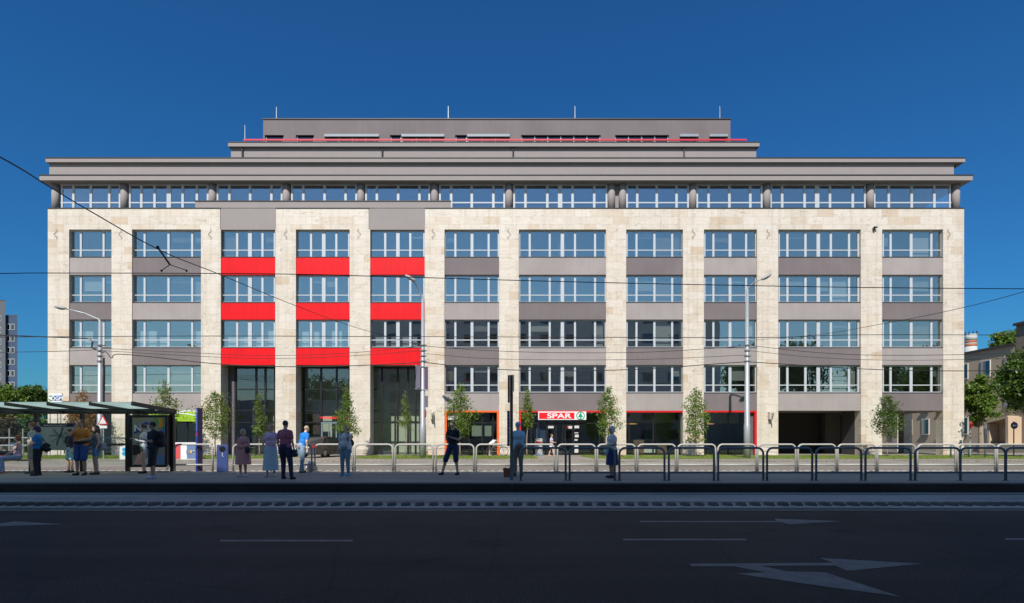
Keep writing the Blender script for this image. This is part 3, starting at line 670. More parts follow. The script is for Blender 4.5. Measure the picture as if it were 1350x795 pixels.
MB().box(X(830, D), X(898, D), D + 1.5, D + 6.4, Z(556, D), Z(542, D)).build('ceiling_bulkhead', mat('pale bulkhead', (.24, .25, .22), .8), office)
MB().box(X(932, D), X(985, D), D + 1.5, D + 6.4, Z(557, D), Z(542, D)).build('ceiling_bulkhead', mat('pale bulkhead', (.24, .25, .22), .8), office)
for px in (836, 940):
    o = MB(); o.sphere((X(px, D), D + .9, Z(558.5, D)), (.45, .3, .05)); o.build('pendant_lamp', mat('warm lamp', (.6, .3, .08), .5, emit=((1, .45, .12), .35)), office, True)
# supermarket sign
M_SPRED = mat('sign red', (.80, .01, .02), .35, emit=((1, .01, .03), .12)); M_SPGR = mat('sign green', (.0, .33, .16), .4)
yS = D - .05
sg = MB().box(X(709.5, yS), X(773, yS), yS, yS + .25, Z(553.6, yS), Z(542.6, yS)).build('shop_sign', M_WHITE, office); bevel(sg, .015)
MB().box(X(710.7, yS), X(757.2, yS), yS - .02, yS - .001, Z(552.2, yS), Z(544.0, yS)).build('sign_field', M_SPRED, sg)
text_mb('SPAR', .36, M_WHITE, 'sign_lettering', X(721.0, yS), yS - .03, Z(551.2, yS), sg, 1.62, .012, align='LEFT')
cx_, cz_ = X(765.3, yS), Z(548.0, yS)
rg_ = MB(); nn = 40
for k in range(nn):
    a0 = 2*PI*k/nn; a1 = 2*PI*(k+1)/nn
    if abs(math.degrees((a0+a1)/2) - 270) < 9: continue
    q = [(cx_ + r*math.cos(a), z_, cz_ + r*math.sin(a)) for z_ in (yS - .022, yS - .001) for r, a in ((.325,a0),(.325,a1),(.27,a1),(.27,a0))]
    rg_.add(q, [(0,3,2,1),(4,5,6,7),(0,1,5,4),(1,2,6,5),(2,3,7,6),(3,0,4,7)])
T = [(0,.26),(.06,.15),(.045,.15),(.12,.05),(.09,.05),(.2,-.1),(.04,-.1),(.04,-.2),(.1,-.29),(-.1,-.29),(-.04,-.2),(-.04,-.1),(-.2,-.1),(-.09,.05),(-.12,.05),(-.045,.15),(-.06,.15)]
rg_.prism(T, lambda x, z: (cx_ + x, yS - .024, cz_ + z), lambda x, z: (cx_ + x, yS - .002, cz_ + z))
rg_.build('sign_emblem', M_SPGR, sg)
text_mb('7-22', .12, mat('dim red lettering', (.4,.03,.03)), 'opening_hours', X(763, D), D + .28, Z(556.8, D), office, 1.6, .004)
# lime sign of the shop in the second bay
yL = D - .02
lg = MB().box(X(196, yL), X(265, yL) - .02, yL, yL + .3, Z(555.5, yL), Z(541.6, yL)).build('shop_sign', mat('lime sign', (.30, .50, .02), .5, var=.3, scale=1.5), office)
wv = MB()
for k in range(2):
    pts = [(x_ , .26 + .14 * math.sin(x_ * 1.2 + k) - k * .18) for x_ in [q * .12 for q in range(20)]]
    xs = X(229, yL); wv.prism([(p[0], p[1] + .05) for p in pts] + [(p[0], p[1] - .03) for p in pts[::-1]], lambda x, z: (xs + x * .85, yL - .02, Z(553, yL) + z + .25), lambda x, z: (xs + x * .85, yL - .002, Z(553, yL) + z + .25))
wv.build('sign_stripe', M_WHITE, lg)
# passage at the right end
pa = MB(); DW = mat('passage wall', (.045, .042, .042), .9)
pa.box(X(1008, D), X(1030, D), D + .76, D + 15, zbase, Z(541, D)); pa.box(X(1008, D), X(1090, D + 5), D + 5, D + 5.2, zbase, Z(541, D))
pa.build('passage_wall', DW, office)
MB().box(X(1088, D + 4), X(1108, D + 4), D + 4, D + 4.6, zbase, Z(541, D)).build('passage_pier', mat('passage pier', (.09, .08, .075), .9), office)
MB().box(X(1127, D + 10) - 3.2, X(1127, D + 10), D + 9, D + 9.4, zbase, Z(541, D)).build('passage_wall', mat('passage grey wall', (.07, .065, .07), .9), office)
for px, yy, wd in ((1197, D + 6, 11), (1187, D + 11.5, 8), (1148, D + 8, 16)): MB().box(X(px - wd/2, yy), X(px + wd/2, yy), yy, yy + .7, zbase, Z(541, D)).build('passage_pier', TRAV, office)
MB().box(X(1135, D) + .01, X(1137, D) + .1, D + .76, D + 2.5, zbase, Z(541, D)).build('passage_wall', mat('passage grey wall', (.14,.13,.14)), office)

# ------------------------------------------------------------------ neighbours
tb = thing('tan_building', 'tan three storey building with white windows right of the office block', 'building', (51, 60, 0))
MB().box(51, 66, 55.2, 112, 0, 10.9).build('wall', M_TAN, tb)
MB().box(50.8, 66.2, 55.25, 112.2, 10.901, 11.1).build('roof_edge', M_ROOF, tb)
MB().box(50.95, 66.1, 40, 55.19, 0, 12.8).build('wing_wall', mat('grey tan render', (.26, .21, .17), .9), tb)
MB().box(50.7, 66.3, 39.9, 55.3, 12.801, 13.05).build('roof_edge', M_ROOF, tb)
yy = 55.95
while yy < 110:
    for z0, z1 in ((8.1, 9.8), (4.7, 6.3), (1.9, 3.8)):
        if z0 == 1.9 and yy < 60: continue
        f = MB(); f.box(50.93, 51.02, yy - .62, yy + .62, z0 - .02, z1 + .02)
        w = f.build('window', mat('white window frame', (.7, .68, .62), .5), tb)
        g = MB()
        for s_ in (-1, 1): g.box(50.915, 50.929, yy + (.05 if s_ > 0 else -.54), yy + (.54 if s_ > 0 else -.05), z0 + .08, z1 - .08)
        g.build('pane', GLASS_FAR, w); MB().box(50.8, 50.928, yy - .7, yy + .7, z0 - .1, z0 - .021).build('sill', M_KERB, w)
        MB().box(50.905, 50.914, yy + .2, yy + .5, z0 + .1, z1 - .1).build('curtain', M_CURT, w)
    yy += 2.85
pd = MB(); pd.box(50.90, 50.99, 57.6, 58.7, .3, 2.75); d_ = pd.build('door', mat('white window frame', (.7,.68,.62)), tb)
MB().box(50.88, 50.899, 57.75, 58.55, .5, 2.5).build('pane', GLASS_FAR, d_)
mb = MB(); mb.box(50.0, 50.95, 57.2, 57.5, 0, 3.0); mb.box(49.6, 50.95, 54.6, 54.9, 0, 3.6); mb.prism([(57.5, 3.0), (54.9, 3.5), (54.9, 3.7), (57.5, 3.2)], lambda y, z: (49.8, y, z), lambda y, z: (50.95, y, z)); mb.build('porch', M_TAN, tb)
MB().box(49.2, 50.94, 44, 57.15, 0, .9).build('plinth_wall', mat('beige plinth', (.42, .36, .28), .9), tb)

ch = thing('factory_chimney', 'white tapered chimney with red bands behind the tan building roof', 'chimney', (X(1280, 200), 200, 0))
def band(z0, z1, m, n):
    c = (X(1280, 200), 200); f = lambda z: 1.95 - .15 * z / 40
    MB().tube([(c[0], c[1], z0), (c[0], c[1], z1)], [f(z0), f(z1)], 20).build(n, m, ch, True)
M_CW = mat('chimney white', (.5, .5, .48), .7); M_CR = mat('chimney red', (.42, .13, .06), .7)
band(0, Z(457, 200), M_CW, 'shaft'); band(Z(457, 200), Z(454, 200), M_CR, 'red_band'); band(Z(454, 200), Z(452.5, 200), M_CW, 'shaft'); band(Z(452.5, 200), Z(449.5, 200), M_CR, 'red_band'); band(Z(449.5, 200), Z(441, 200), M_CW, 'shaft')
cg = MB()
for k in range(10): a = 2*PI*k/10; cg.tube([(X(1280,200) + 1.9*math.cos(a), 200 + 1.9*math.sin(a), Z(441,200)), (X(1280,200) + 1.9*math.cos(a), 200 + 1.9*math.sin(a), Z(437,200))], .1, 5)
cg.build('top_rail', M_FLASH, ch)

ap = thing('apartment_block', 'tall grey blue panel apartment tower at the left edge behind trees', 'apartment block', (X(0, 110), 110, 0))
def plan(pts, z0, z1, n, m): MB().prism(pts, lambda a, b: (a, b, z0), lambda a, b: (a, b, z1)).build(n, m, ap)
PA = [(-135, 110), (X(7, 110), 110), (X(7, 124), 124), (-150, 124)]; PB = [(X(7.1, 110.6), 110.6), (X(23, 110.6), 110.6), (X(23, 124), 124), (X(7.1, 124), 124)]
plan(PA, 0, Z(397, 110), 'wall', mat('panel block grey', (.11, .12, .14), .9)); plan(PB, 0, Z(416, 110), 'wall', mat('panel block blue grey', (.05, .08, .14), .9))
plan(PA, Z(397, 110) + .01, Z(395.5, 110), 'roof_edge', M_ROOF); plan(PB, Z(416, 110) + .01, Z(414.5, 110), 'roof_edge', M_ROOF)
for k, py in enumerate([427 + 15.3 * j for j in range(10)]):
    for a, b in ((9, 13.6), (14.4, 19.5), (-1, 2)):
        yv = 110.6 if a > 5 else 110; z0 = Z(py + 8 if a > 5 else py - 3, yv); z1 = Z(py if a > 5 else py - 11, yv)
        if z0 < 2: continue
        f = MB(); f.box(X(a, yv), X(b, yv), yv - .06, yv - .002, z0, z1); w = f.build('window', mat('white far frame', (.38, .4, .42), .5), ap)
        MB().box(X(a, yv) + .12, X(b, yv) - .12, yv - .075, yv - .061, z0 + .12, z1 - .12).build('pane', GLASS_FAR, w)
# building opposite, behind the camera (it shades the street and shows in the glass)
ob = thing('facing_apartment_block', 'seven storey block behind the camera that shades the street', 'apartment block', (5, -8, 0))
OH = 22.8; oy = -1.7
MB().box(-25, 33, oy - 14, oy, 0, OH).build('wall', mat('facing block render', (.80, .74, .66), .9), ob)
for r in range(7):
    for c in range(14):
        xx = -23 + c * 4.05; z0 = 1.2 + r * 3.05
        w = MB().box(xx - .9, xx + .9, oy + .002, oy + .05, z0, z0 + 1.5).build('window', mat('facing frame', (.5, .5, .48), .5), ob)
        MB().box(xx - .8, xx + .8, oy + .051, oy + .06, z0 + .1, z0 + 1.4).build('pane', GLASS_FAR, w)

lo = thing('low_shop_row', 'low shop row behind the camera on the left', 'building', (-55, -8, 0))
MB().box(-95, -25.5, -14, -1.9, 0, 7.6).build('wall', mat('facing block render', (.2,.19,.18)), lo)
lo = thing('low_shop_row', 'low shop row behind the camera on the right', 'building', (55, -14, 0))
MB().box(33.5, 95, -22, -12, 0, 7.6).build('wall', mat('facing block render', (.2,.19,.18)), lo)
# ------------------------------------------------------------------ trees
def leaf(mb, p, s, rg, up=.3):
    n = Vector((rg.gauss(0, 1), rg.gauss(0, 1), rg.gauss(0, 1) + up)).normalized(); u = n.orthogonal().normalized()
    u = Matrix.Rotation(rg.uniform(0, 2*PI), 3, n) @ u; v = n.cross(u); w = s * .62
    mid = n * s * .12
    mb.add([p - u*s*.5, p + v*w*.45 + mid - u*s*.05, p + u*s*.5, p - v*w*.45 + mid - u*s*.05], [(0, 1, 2, 3)])
def tree(name, label, px, Y, base_py_z, ytop, ycrown, half_px, m, nleaf, ls, seed, tr=.05, group=None, lean=0, cat='tree', egg=.35, stake=False, twiggy=1.0, clump=.5):
    rg = random.Random(seed); x = X(px, Y); z0 = base_py_z; zt = Z(ytop, Y); zc = Z(ycrown, Y); R = half_px / F * Y; H = zt - zc
    t = thing(name, label, cat, (x, Y, z0), group)
    tk = MB(); pts = []; top = Vector((x + lean, Y, zt - H * .12)); base = Vector((x, Y, z0 - .05))
    for k in range(9):
        f = k / 8; p = base.lerp(top, f) + Vector((noise.noise(Vector((seed, f * 3, 0))), noise.noise(Vector((seed, f * 3, 5))), 0)) * .12 * min(1, f * 4) * (H / 3)
        pts.append(p)
    rs = [tr * (1 - .88 * k / 8) for k in range(9)]; rs[0] = tr * 1.35
    tk.tube(pts, rs, 7)
    def axis(z):
        f = max(0, min(.999, (z - z0) / (top.z - z0))) * 8; i = int(f); return pts[i].lerp(pts[i+1], f - i)
    nb = int(16 * twiggy) + int(H * 3); lv = MB(); tips = []
    for k in range(nb):
        f = (k + .5) / nb; zb = zc - H * .06 + f * H * .92; a = k * 2.4 + rg.uniform(-.4, .4); o_ = axis(zb)
        prof = math.sin(min(1, max(0.02, ((f + .06) / 1.06))) ** egg * PI) ** .7 if egg else math.sin(f * PI)
        L = R * max(.18, prof) * rg.uniform(.6, 1.12); rise = rg.uniform(.25, .7) * L + .05 * H
        e = o_ + Vector((math.cos(a) * L, math.sin(a) * L, rise)); mdp = o_.lerp(e, .5) - Vector((0, 0, rise * .12))
        rr = tr * .38 * (1 - .6 * f); tk.tube([o_, mdp, e], [rr, rr * .6, rr * .2], 4, False)
        tips.append((o_, mdp, e, L))
        for q in range(2):
            s_ = mdp.lerp(e, rg.uniform(0, .6)); e2 = s_ + Vector((rg.uniform(-1, 1), rg.uniform(-1, 1), rg.uniform(.0, .9))) * L * .45
            tk.tube([s_, e2], [rr * .35, rr * .1], 3, False); tips.append((s_, s_.lerp(e2, .5), e2, L * .6))
    tk.build('trunk', M_BARK, t, True)
    tot = sum(q[3] for q in tips) + 1e-6
    for o_, mdp, e, L in tips:
        n = max(3, int(nleaf * 1.25 * L / tot))
        for q in range(n):
            u = rg.random() ** .6; p = (o_.lerp(mdp, u * 2) if u < .5 else mdp.lerp(e, u * 2 - 1)) if u > .25 else mdp.lerp(e, rg.random())
            sp = clump * L * .35 + ls * .6
            p = p + Vector((rg.gauss(0, sp), rg.gauss(0, sp), rg.gauss(0, sp * .8)))
            leaf(lv, p, ls * rg.uniform(.6, 1.3), rg)
    lv.build('crown', m, t)
    return t
YT = 38.6
YG = 'young trees on the grass verge'
tree('young_tree', 'young orange brown tree rising behind the tram shelter roof', 108, 40, SZ, 508, 572, 17, M_OLEAF, 1500, .15, 21, .05, YG)
tree('young_tree', 'young green tree above the right end of the shelter', 217, 39, SZ, 497, 560, 20, M_YLEAF, 1500, .14, 22, .05, YG)
tree('young_tree', 'young broad tree just right of the blue pylon', 284, YT, SZ, 512, 577, 23, M_YLEAF, 2300, .13, 23, .06, YG, egg=.8)
tree('young_tree', 'slim pale green tree in front of the left glazed portal', 342, YT, SZ, 512, 574, 8, M_YLEAF2, 1200, .13, 24, .04, YG)
tree('young_tree', 'young tree behind the parked car and the man with backpack', 457, YT, SZ, 503, 574, 15, M_MLEAF, 2000, .13, 25, .05, YG)
tree('young_tree', 'thinnest sparse tree left of the bannered lamp post', 535, YT, SZ, 511, 565, 9, M_YLEAF2, 620, .13, 26, .04, YG)
tree('young_tree', 'young leafy tree in front of the orange framed shop', 607, YT, SZ, 499, 574, 18, M_MLEAF, 1900, .14, 27, .05, YG, egg=.7)
tree('young_tree', 'slim tree left of the supermarket sign', 695, YT, SZ, 506, 561, 9, M_YLEAF, 900, .14, 28, .045, YG)
tree('young_tree', 'young tree right of the supermarket entrance by the jointed pier', 802, YT, SZ, 503, 577, 15, M_MLEAF, 2100, .13, 29, .05, YG, egg=.7)
tree('young_tree', 'young tree in front of the pier between two red topped shopfronts', 917, YT, SZ, 505, 582, 18, M_MLEAF, 2100, .14, 30, .05, YG, egg=.7)
tree('young_tree', 'young dark leaved tree at the right hand passage', 1170, YT, SZ, 516, 575, 17, M_DLEAF, 1900, .14, 31, .05, YG, egg=.6)
def bigtree(label, px, Y, ytop, ybot, half, m, nclump, per, ls, seed, trunk=.2, zb=0.0):
    rg = random.Random(seed); x = X(px, Y); zt, zc = Z(ytop, Y), Z(ybot, Y); R = half / F * Y; H = (zt - zc) / 2; c = Vector((x, Y, (zt + zc) / 2))
    t = thing('broadleaf_tree', label, 'tree', (x, Y, zb)); tk = MB(); lv = MB()
    tk.tube([(x, Y, zb - .1), (x + .1, Y, (zc + zb) / 2), (x, Y, c.z + H * .3)], [trunk * 1.2, trunk, trunk * .35], 9)
    for k in range(nclump):
        d = Vector((rg.gauss(0, 1), rg.gauss(0, 1), rg.gauss(0, 1))).normalized(); rr = rg.uniform(.5, 1.0)
        bump_ = 1 + .22 * noise.noise(d * 1.6 + Vector((seed, 0, 0)))
        cc = c + Vector((d.x * R, d.y * R, d.z * H)) * rr * bump_ * .88
        st_ = Vector((x, Y, max(zc * .8 + .2, cc.z - H * .9))); st_.z = min(st_.z, c.z)
        if k % 3 == 0: tk.tube([st_, st_.lerp(cc, .5) + Vector((0, 0, .1)), cc], [trunk * .28, trunk * .16, .015], 4, False)
        cr = R * rg.uniform(.15, .27)
        for q in range(per):
            e = Vector((rg.gauss(0, 1), rg.gauss(0, 1), rg.gauss(0, .8))) * cr * .62
            leaf(lv, cc + e, ls * rg.uniform(.6, 1.3), rg, .8)
    tk.build('trunk', M_BARK, t, True); lv.build('crown', m, t); return t
bigtree('rounded dark green tree left of the office block', 40, 62, 503, 560, 25, M_DLEAF, 90, 110, .34, 51)
bigtree('light green tree at the left photo edge above the shelter', 4, 58, 499, 556, 20, M_MLEAF, 70, 90, .34, 52)
bigtree('low orange tinged bushy tree behind the seated passenger', 6, 50, 540, 592, 17, leafmat('brown green leaf', (.07, .06, .02), (.16, .13, .04)), 50, 90, .26, 53)
bigtree('low dark bush under the rounded tree by the left pier', 36, 54, 545, 594, 20, M_DLEAF, 60, 90, .28, 54)
bigtree('yellow green bush beside the left pier base', 58, 47, 550, 592, 9, M_MLEAF, 30, 70, .24, 57)
bigtree('mid green tree between office block corner and tan building', 1292, 47, 494, 566, 22, M_MLEAF, 70, 110, .27, 55)
bigtree('large dark leaved tree cropped by the right photo edge', 1360, 37.5, 452, 552, 40, M_DLEAF, 150, 120, .24, 56, .22)
bigtree('treetop showing over the tan building roof', 1330, 78, 432, 476, 20, M_MLEAF, 60, 90, .42, 58)
for k, (xx, yy, hh) in enumerate(((40, -6, 17), (50, -9, 19), (60, -6, 16), (73, -8, 18), (-33, -12, 13))):
    px = CX + xx / 60 * F
    t = bigtree(['wide street tree behind the camera on the right', 'tallest street tree behind the camera on the right', 'small street tree behind the camera on the right', 'outermost street tree behind the camera', 'street tree behind the camera on the left'][k], 675, 60, 480, 540, 60, M_DLEAF, 60, 60, .5, 80 + k, .25)
    t.location = (xx, yy, 0); 
    for q in t.children: q.scale = (1, 1, hh / 10); q.location = (-0, -60, 0)

# ------------------------------------------------------------------ railings
def hoop(w, h, r, rad, bar):
    mb = MB(); pts = [(-w/2, 0, 0), (-w/2, 0, h - rad)]
    for k in range(1, 7): a = PI/2 * k / 6; pts.append((-w/2 + rad - rad * math.cos(a), 0, h - rad + rad * math.sin(a)))
    for k in range(0, 7): a = PI/2 * k / 6; pts.append((w/2 - rad + rad * math.sin(a), 0, h - rad + rad * math.cos(a)))
    pts.append((w/2, 0, 0)); mb.tube(pts, r, 8); return mb
ORD = ['first','second','third','fourth','fifth','sixth','seventh','eighth','ninth','tenth','eleventh','twelfth','thirteenth','fourteenth','fifteenth','sixteenth','seventeenth','eighteenth','nineteenth','twentieth','twenty-first','twenty-second','twenty-third']
def rails(lefts, w, h, Y, r, m, what, grp, bar):
    proto = None
    for k, lx in enumerate(lefts):
        x = X(lx, Y) + w / 2; lab = ORD[k] + ' from the left of the ' + what
        if proto is None:
            proto = thing('hoop_railing', lab, 'railing', (x, Y, PZ), grp)
            mb = hoop(w, h, r, .17, bar); mb.local = True; mb.build('hoop', m, proto, True)
            b = MB(); b.tube([(-w/2 + .02, 0, bar), (w/2 - .02, 0, bar)], r * .9, 8); b.local = True; b.build('crossbar', m, proto, True); first = x
            f = MB(); [f.tube([(s_ * w/2, 0, 0), (s_ * w/2, 0, .015)], r * 2.2, 10) for s_ in (-1, 1)]; f.local = True; f.build('base_plate', m, proto)
        else: copy_tree(proto, (x - first, 0, 0), lab)
LR = [230.5, 307.5, 361, 415, 468, 521, 574.8, 628, 681, 735, 787.7, 840.7, 893.5, 946.5, 999, 1052, 1104.5, 1157, 1209.5, 1262, 1314.5]
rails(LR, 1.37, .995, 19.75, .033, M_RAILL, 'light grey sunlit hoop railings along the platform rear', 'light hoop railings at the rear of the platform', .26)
DR = [686.4, 751, 816.6, 881.8, 946.8, 1011.3, 1076, 1141, 1206.5, 1266, 1326]
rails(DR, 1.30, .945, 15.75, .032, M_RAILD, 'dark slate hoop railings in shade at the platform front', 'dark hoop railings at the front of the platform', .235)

# ------------------------------------------------------------------ lamp posts and wires
YLP = 36.0
def lamp(px, ytop, label, arm, headpx, heady, banners=False):
    x = X(px, YLP); t = thing('street_lamp', label, 'street lamp', (x, YLP, SZ), 'street lamps along the far pavement')
    zt = Z(ytop, YLP); MB().tube([(x, YLP, SZ), (x, YLP, SZ + 2.2), (x, YLP, SZ + 2.25), (x, YLP, zt)], [.22, .205, .18, .095], 14).build('pole', M_GALV, t, True)
    hx, hz = X(headpx, YLP), Z(heady, YLP); s_ = 1 if hx > x else -1
    MB().tube([(x, YLP, zt - .2), (x, YLP, zt), (x + s_ * .08, YLP, zt + .15), (x + (hx - x) * .4, YLP - .3, zt + .15 + (hz - zt) * .45), (hx, YLP - .7, hz)], [.085, .075, .06, .045, .04], 8).build('arm', M_GALV, t, True)
    R = Matrix.Rotation(-s_ * .5 * (1 if arm == 'up' else .35), 3, 'Y')
    mb = MB(); mb.sphere((hx, YLP - .75, hz), (.42, .16, .11), 14, 8, R); mb.build('lamp_head', mat('lamp head grey', (.36, .36, .35), .5), t, True)
    mb = MB(); mb.sphere((hx, YLP - .75, hz - .05), (.30, .12, .09), 12, 6, R); mb.build('lens', mat('lamp lens', (.16, .14, .12), .15), t, True)
    return t, x
l1, x1_ = lamp(132, 424, 'grey lamp post rising behind the tram shelter', 'long', 92, 409)
l2, x2_ = lamp(557.5, 394, 'lamp post carrying banners right of the glazed portals', 'up', 544, 371)
l3, x3_ = lamp(985, 382, 'lamp post in front of the red framed shop on the right', 'up', 1003, 369.5)
bn = MB()
M_BAN = mat('grey violet banner', (.13, .12, .17), .7)
MB().box(X(549, YLP), X(555, YLP), YLP - .3, YLP - .27, Z(512.5, YLP), Z(483, YLP)).build('banner', M_BAN, l2)
MB().box(X(560, YLP), X(564.5, YLP), YLP - .1, YLP - .07, Z(514, YLP), Z(484.5, YLP)).build('banner', mat('dark violet banner', (.10, .06, .12), .7), l2)
MB().box(X(559.5, YLP), X(564.5, YLP), YLP - .1, YLP - .07, Z(537, YLP), Z(522, YLP)).build('banner', M_BAN, l2)
mb = MB(); mb.tube([(X(548, YLP), YLP - .28, Z(483, YLP)), (X(565, YLP), YLP - .1, Z(484, YLP))], .03, 5); mb.tube([(X(548, YLP), YLP - .28, Z(513, YLP)), (X(565, YLP), YLP - .1, Z(514.5, YLP))], .03, 5); mb.build('banner_bracket', M_GALV, l2)
mb = MB(); c_ = (X(561, YLP), YLP - .25, Z(545.5, YLP)); mb.tube([c_, (c_[0] + .034, c_[1] + .014, c_[2])], .27, 20); o = mb.build('round_sign', mat('dull red sign', (.28, .03, .05), .5), l2)
for t_, xx in ((l1, x1_), (l2, x2_), (l3, x3_)):
    for k in range(4):
        mb = MB(); zz = Z(456 + k * 7, YLP); mb.tube([(xx, YLP, zz), (xx, YLP, zz + .08)], .19, 12); mb.box(xx - .05, xx + .26, YLP - .04, YLP + .04, zz, zz + .06)
        mb.build('cable_clamp', mat('clamp steel', (.22, .22, .22), .5), t_)
mb = MB(); mb.tube([(x1_ + .32, YLP - .1, Z(472, YLP)), (x1_ + .33, YLP - .1, SZ + 1)], .06, 6); mb.build('cable_duct', M_BLACK, l1)
mb = MB(); mb.tube([(X(120, YLP), YLP - .2, Z(446.5, YLP)), (X(125, YLP), YLP - .2, Z(451, YLP)), (X(124, YLP), YLP - .2, Z(459, YLP)), (x1_, YLP, Z(463, YLP))], .05, 6); mb.build('wire_bracket', M_BLACK, l1)
def wire(label, pts, r, Yd=None, name='overhead_wire'):
    P = [(X(p[0], p[2] if len(p) > 2 else Yd), p[2] if len(p) > 2 else Yd, Z(p[1], p[2] if len(p) > 2 else Yd)) for p in pts]
    Q = []
    for i in range(len(P) - 1):      # Catmull-Rom
        a, b, c, d = P[max(0, i-1)], P[i], P[i+1], P[min(len(P)-1, i+2)]
        for k in range(6):
            t = k / 6; Q.append(tuple(.5 * ((2*b[j]) + (-a[j]+c[j])*t + (2*a[j]-5*b[j]+4*c[j]-d[j])*t*t + (-a[j]+3*b[j]-3*c[j]+d[j])*t**3) for j in range(3)))
    Q.append(P[-1]); mb = MB(); mb.tube(Q, r, 5); return tag(mb.build(name, M_WIRE, None, True), label, 'overhead wire', 'tram wires')
wire('near tram contact wire crossing the second row of windows', [(-220,362),(0,360.6),(63,360),(350,361),(520,365),(675,369.5),(860,374),(1100,378.5),(1350,380.8),(1550,381)], .011, 13.6)
wire('far tram contact wire crossing the third row of windows', [(-60,444.5),(62,444),(300,443),(675,444.3),(1000,445),(1130,441.5),(1400,442)], .013, 20.6)
wire('thick black span wire descending from upper left to the bannered lamp', [(-420,-20,5.2),(0,207,9),(60,243,10.3),(120,279,11.6),(213,331,13.9),(290,362,17),(387,402,22.5),(470,432,29),(557,456,36)], .013)
wire('span wire rising from right hand lamp to the right edge', [(985,449,36),(1080,441,30),(1155,428.5,25),(1250,410,21),(1350,384.5,18),(1500,335,15)], .011)
wire('upper slack cable from left edge to first lamp', [(-120,466),(62,463.5),(132,461)], .018, YLP)
wire('black insulated feeder strung left of first lamp', [(-120,440),(0,442),(62,444.2),(120,446.5)], .035, YLP - .2)
wire('upper slack cable between first and second lamp', [(132,459),(230,464),(340,468.5),(450,466),(557,456)], .016, YLP)
wire('lower slack cable between first and second lamp', [(132,462),(230,468),(340,472.5),(450,470),(557,462)], .016, YLP)
wire('heavy looped feeder cable between first and second lamp', [(134,466),(140,464),(147,472),(155,467),(200,470.5),(290,480),(380,483.5),(470,482),(557,477.5)], .028, YLP)
wire('upper slack cable between second and third lamp', [(557,456),(640,462),(740,465),(860,464),(985,456)], .018, YLP)
wire('middle slack cable between second and third lamp', [(557,466),(640,472.5),(740,474.5),(860,473.5),(985,468)], .015, YLP)
wire('heavy feeder cable between second and third lamp', [(557,477.5),(640,486),(740,489),(850,486.5),(940,480),(985,477)], .028, YLP)
wire('upper slack cable right of third lamp', [(985,455),(1080,465),(1180,468.5),(1350,466)], .018, YLP)
wire('heavy feeder cable right of third lamp', [(985,477),(1050,481),(1150,487),(1270,489),(1420,486)], .026, YLP)
wire('middle slack cable right of third lamp', [(985,462),(1080,471.5),(1200,475),(1400,471)], .014, YLP)
mb = MB(); P3 = lambda px, py, Y=13.75: (X(px, Y), Y, Z(py, Y))
mb.tube([P3(208, 326), P3(224, 349)], .022, 6); mb.tube([P3(224, 349), P3(213, 356.5)], .01, 5); mb.tube([P3(224, 349), P3(246, 356.5)], .01, 5); mb.sphere(P3(208, 326), .04, 8, 6); mb.sphere(P3(213, 357), .03, 6, 4); mb.sphere(P3(246, 357), .03, 6, 4)
tag(mb.build('wire_hanger', M_WIRE), 'black hanger clamp joining span wire to contact wire at upper left', 'wire hanger')

# ------------------------------------------------------------------ tram shelter
sh = thing('tram_shelter', 'dark framed tram shelter with greenish glass roof at left', 'shelter', (X(130, 19.9), 19.9, PZ))
yN, yF = 17.6, 19.85
def RP(x, f): return (x, yN + (yF - yN) * f, Z(530.5, yN) + (Z(541, yF) - Z(530.5, yN)) * f)
xe = X(231, yF)
pitch = 1.365
for k in range(8):
    xa, xb = xe - pitch * (k + 1), xe - pitch * k
    g = MB(); q = [RP(xa + .03, 0), RP(xb - .03, 0), RP(xb - .03, 1), RP(xa + .03, 1)]
    g.add(q + [(a, b, c + .015) for a, b, c in q], [(3,2,1,0),(4,5,6,7),(0,1,5,4),(1,2,6,5),(2,3,7,6),(3,0,4,7)]); g.build('roof_pane', GLASS_ROOF, sh)
for k in range(9):
    xx = xe - pitch * k; a, b = RP(xx, 0), RP(xx, 1)
    MB().prism([(-.035, -.10), (.035, -.10), (.035, .03), (-.035, .03)], lambda u, v: (a[0] + u, a[1], a[2] + v), lambda u, v: (b[0] + u, b[1], b[2] + v)).build('rafter', M_SHEL, sh)
a, b = RP(xe, 1), RP(xe - pitch * 8, 1)
MB().box(b[0], a[0], yF, yF + .1, a[2] - .13, a[2] + .02).build('rear_beam', M_SHEL, sh)
MB().box(b[0], a[0], yF - 1.2, yF - 1.12, RP(0, .48)[2] - .13, RP(0, .48)[2] - .08).build('mid_beam', M_SHEL, sh)
for px in (-71, -11, 49, 109, 169, 228):
    x = X(px, 20.0); w = .05 if px < 160 else .058
    MB().box(x - w, x + w, 19.92, 20.04, PZ, a[2] - .131).build('post', M_SHEL, sh)
for p0, p1 in ((-11, 49), (49, 109), (109, 169)):
    MB().box(X(p0, 20) + .08, X(p1, 20) - .08, 19.975, 19.985, PZ + .25, PZ + 1.95).build('side_pane', GLASS_CLEAR, sh)
mp = MB().box(X(54.5, 19.9), X(101, 19.9), 19.86, 19.9, Z(593.5, 19.9), Z(558, 19.9)).build('map_panel', mat('route map sheet', (.38, .44, .42), .35, var=.05), sh)
MB().box(X(54.5, 19.9), X(101, 19.9), 19.85, 19.858, Z(562.5, 19.86), Z(558, 19.86)).build('map_header', mat('map header navy', (.012, .018, .05), .4), mp)
text_mb('Budapest tram network', .055, M_WHITE, 'map_title', X(58, 19.86), 19.845, Z(561.4, 19.86), mp, 1.1, 0, 'LEFT', .002)
ln = MB(); c_ = (X(79, 19.86), Z(575, 19.86)); rgm = random.Random(5)
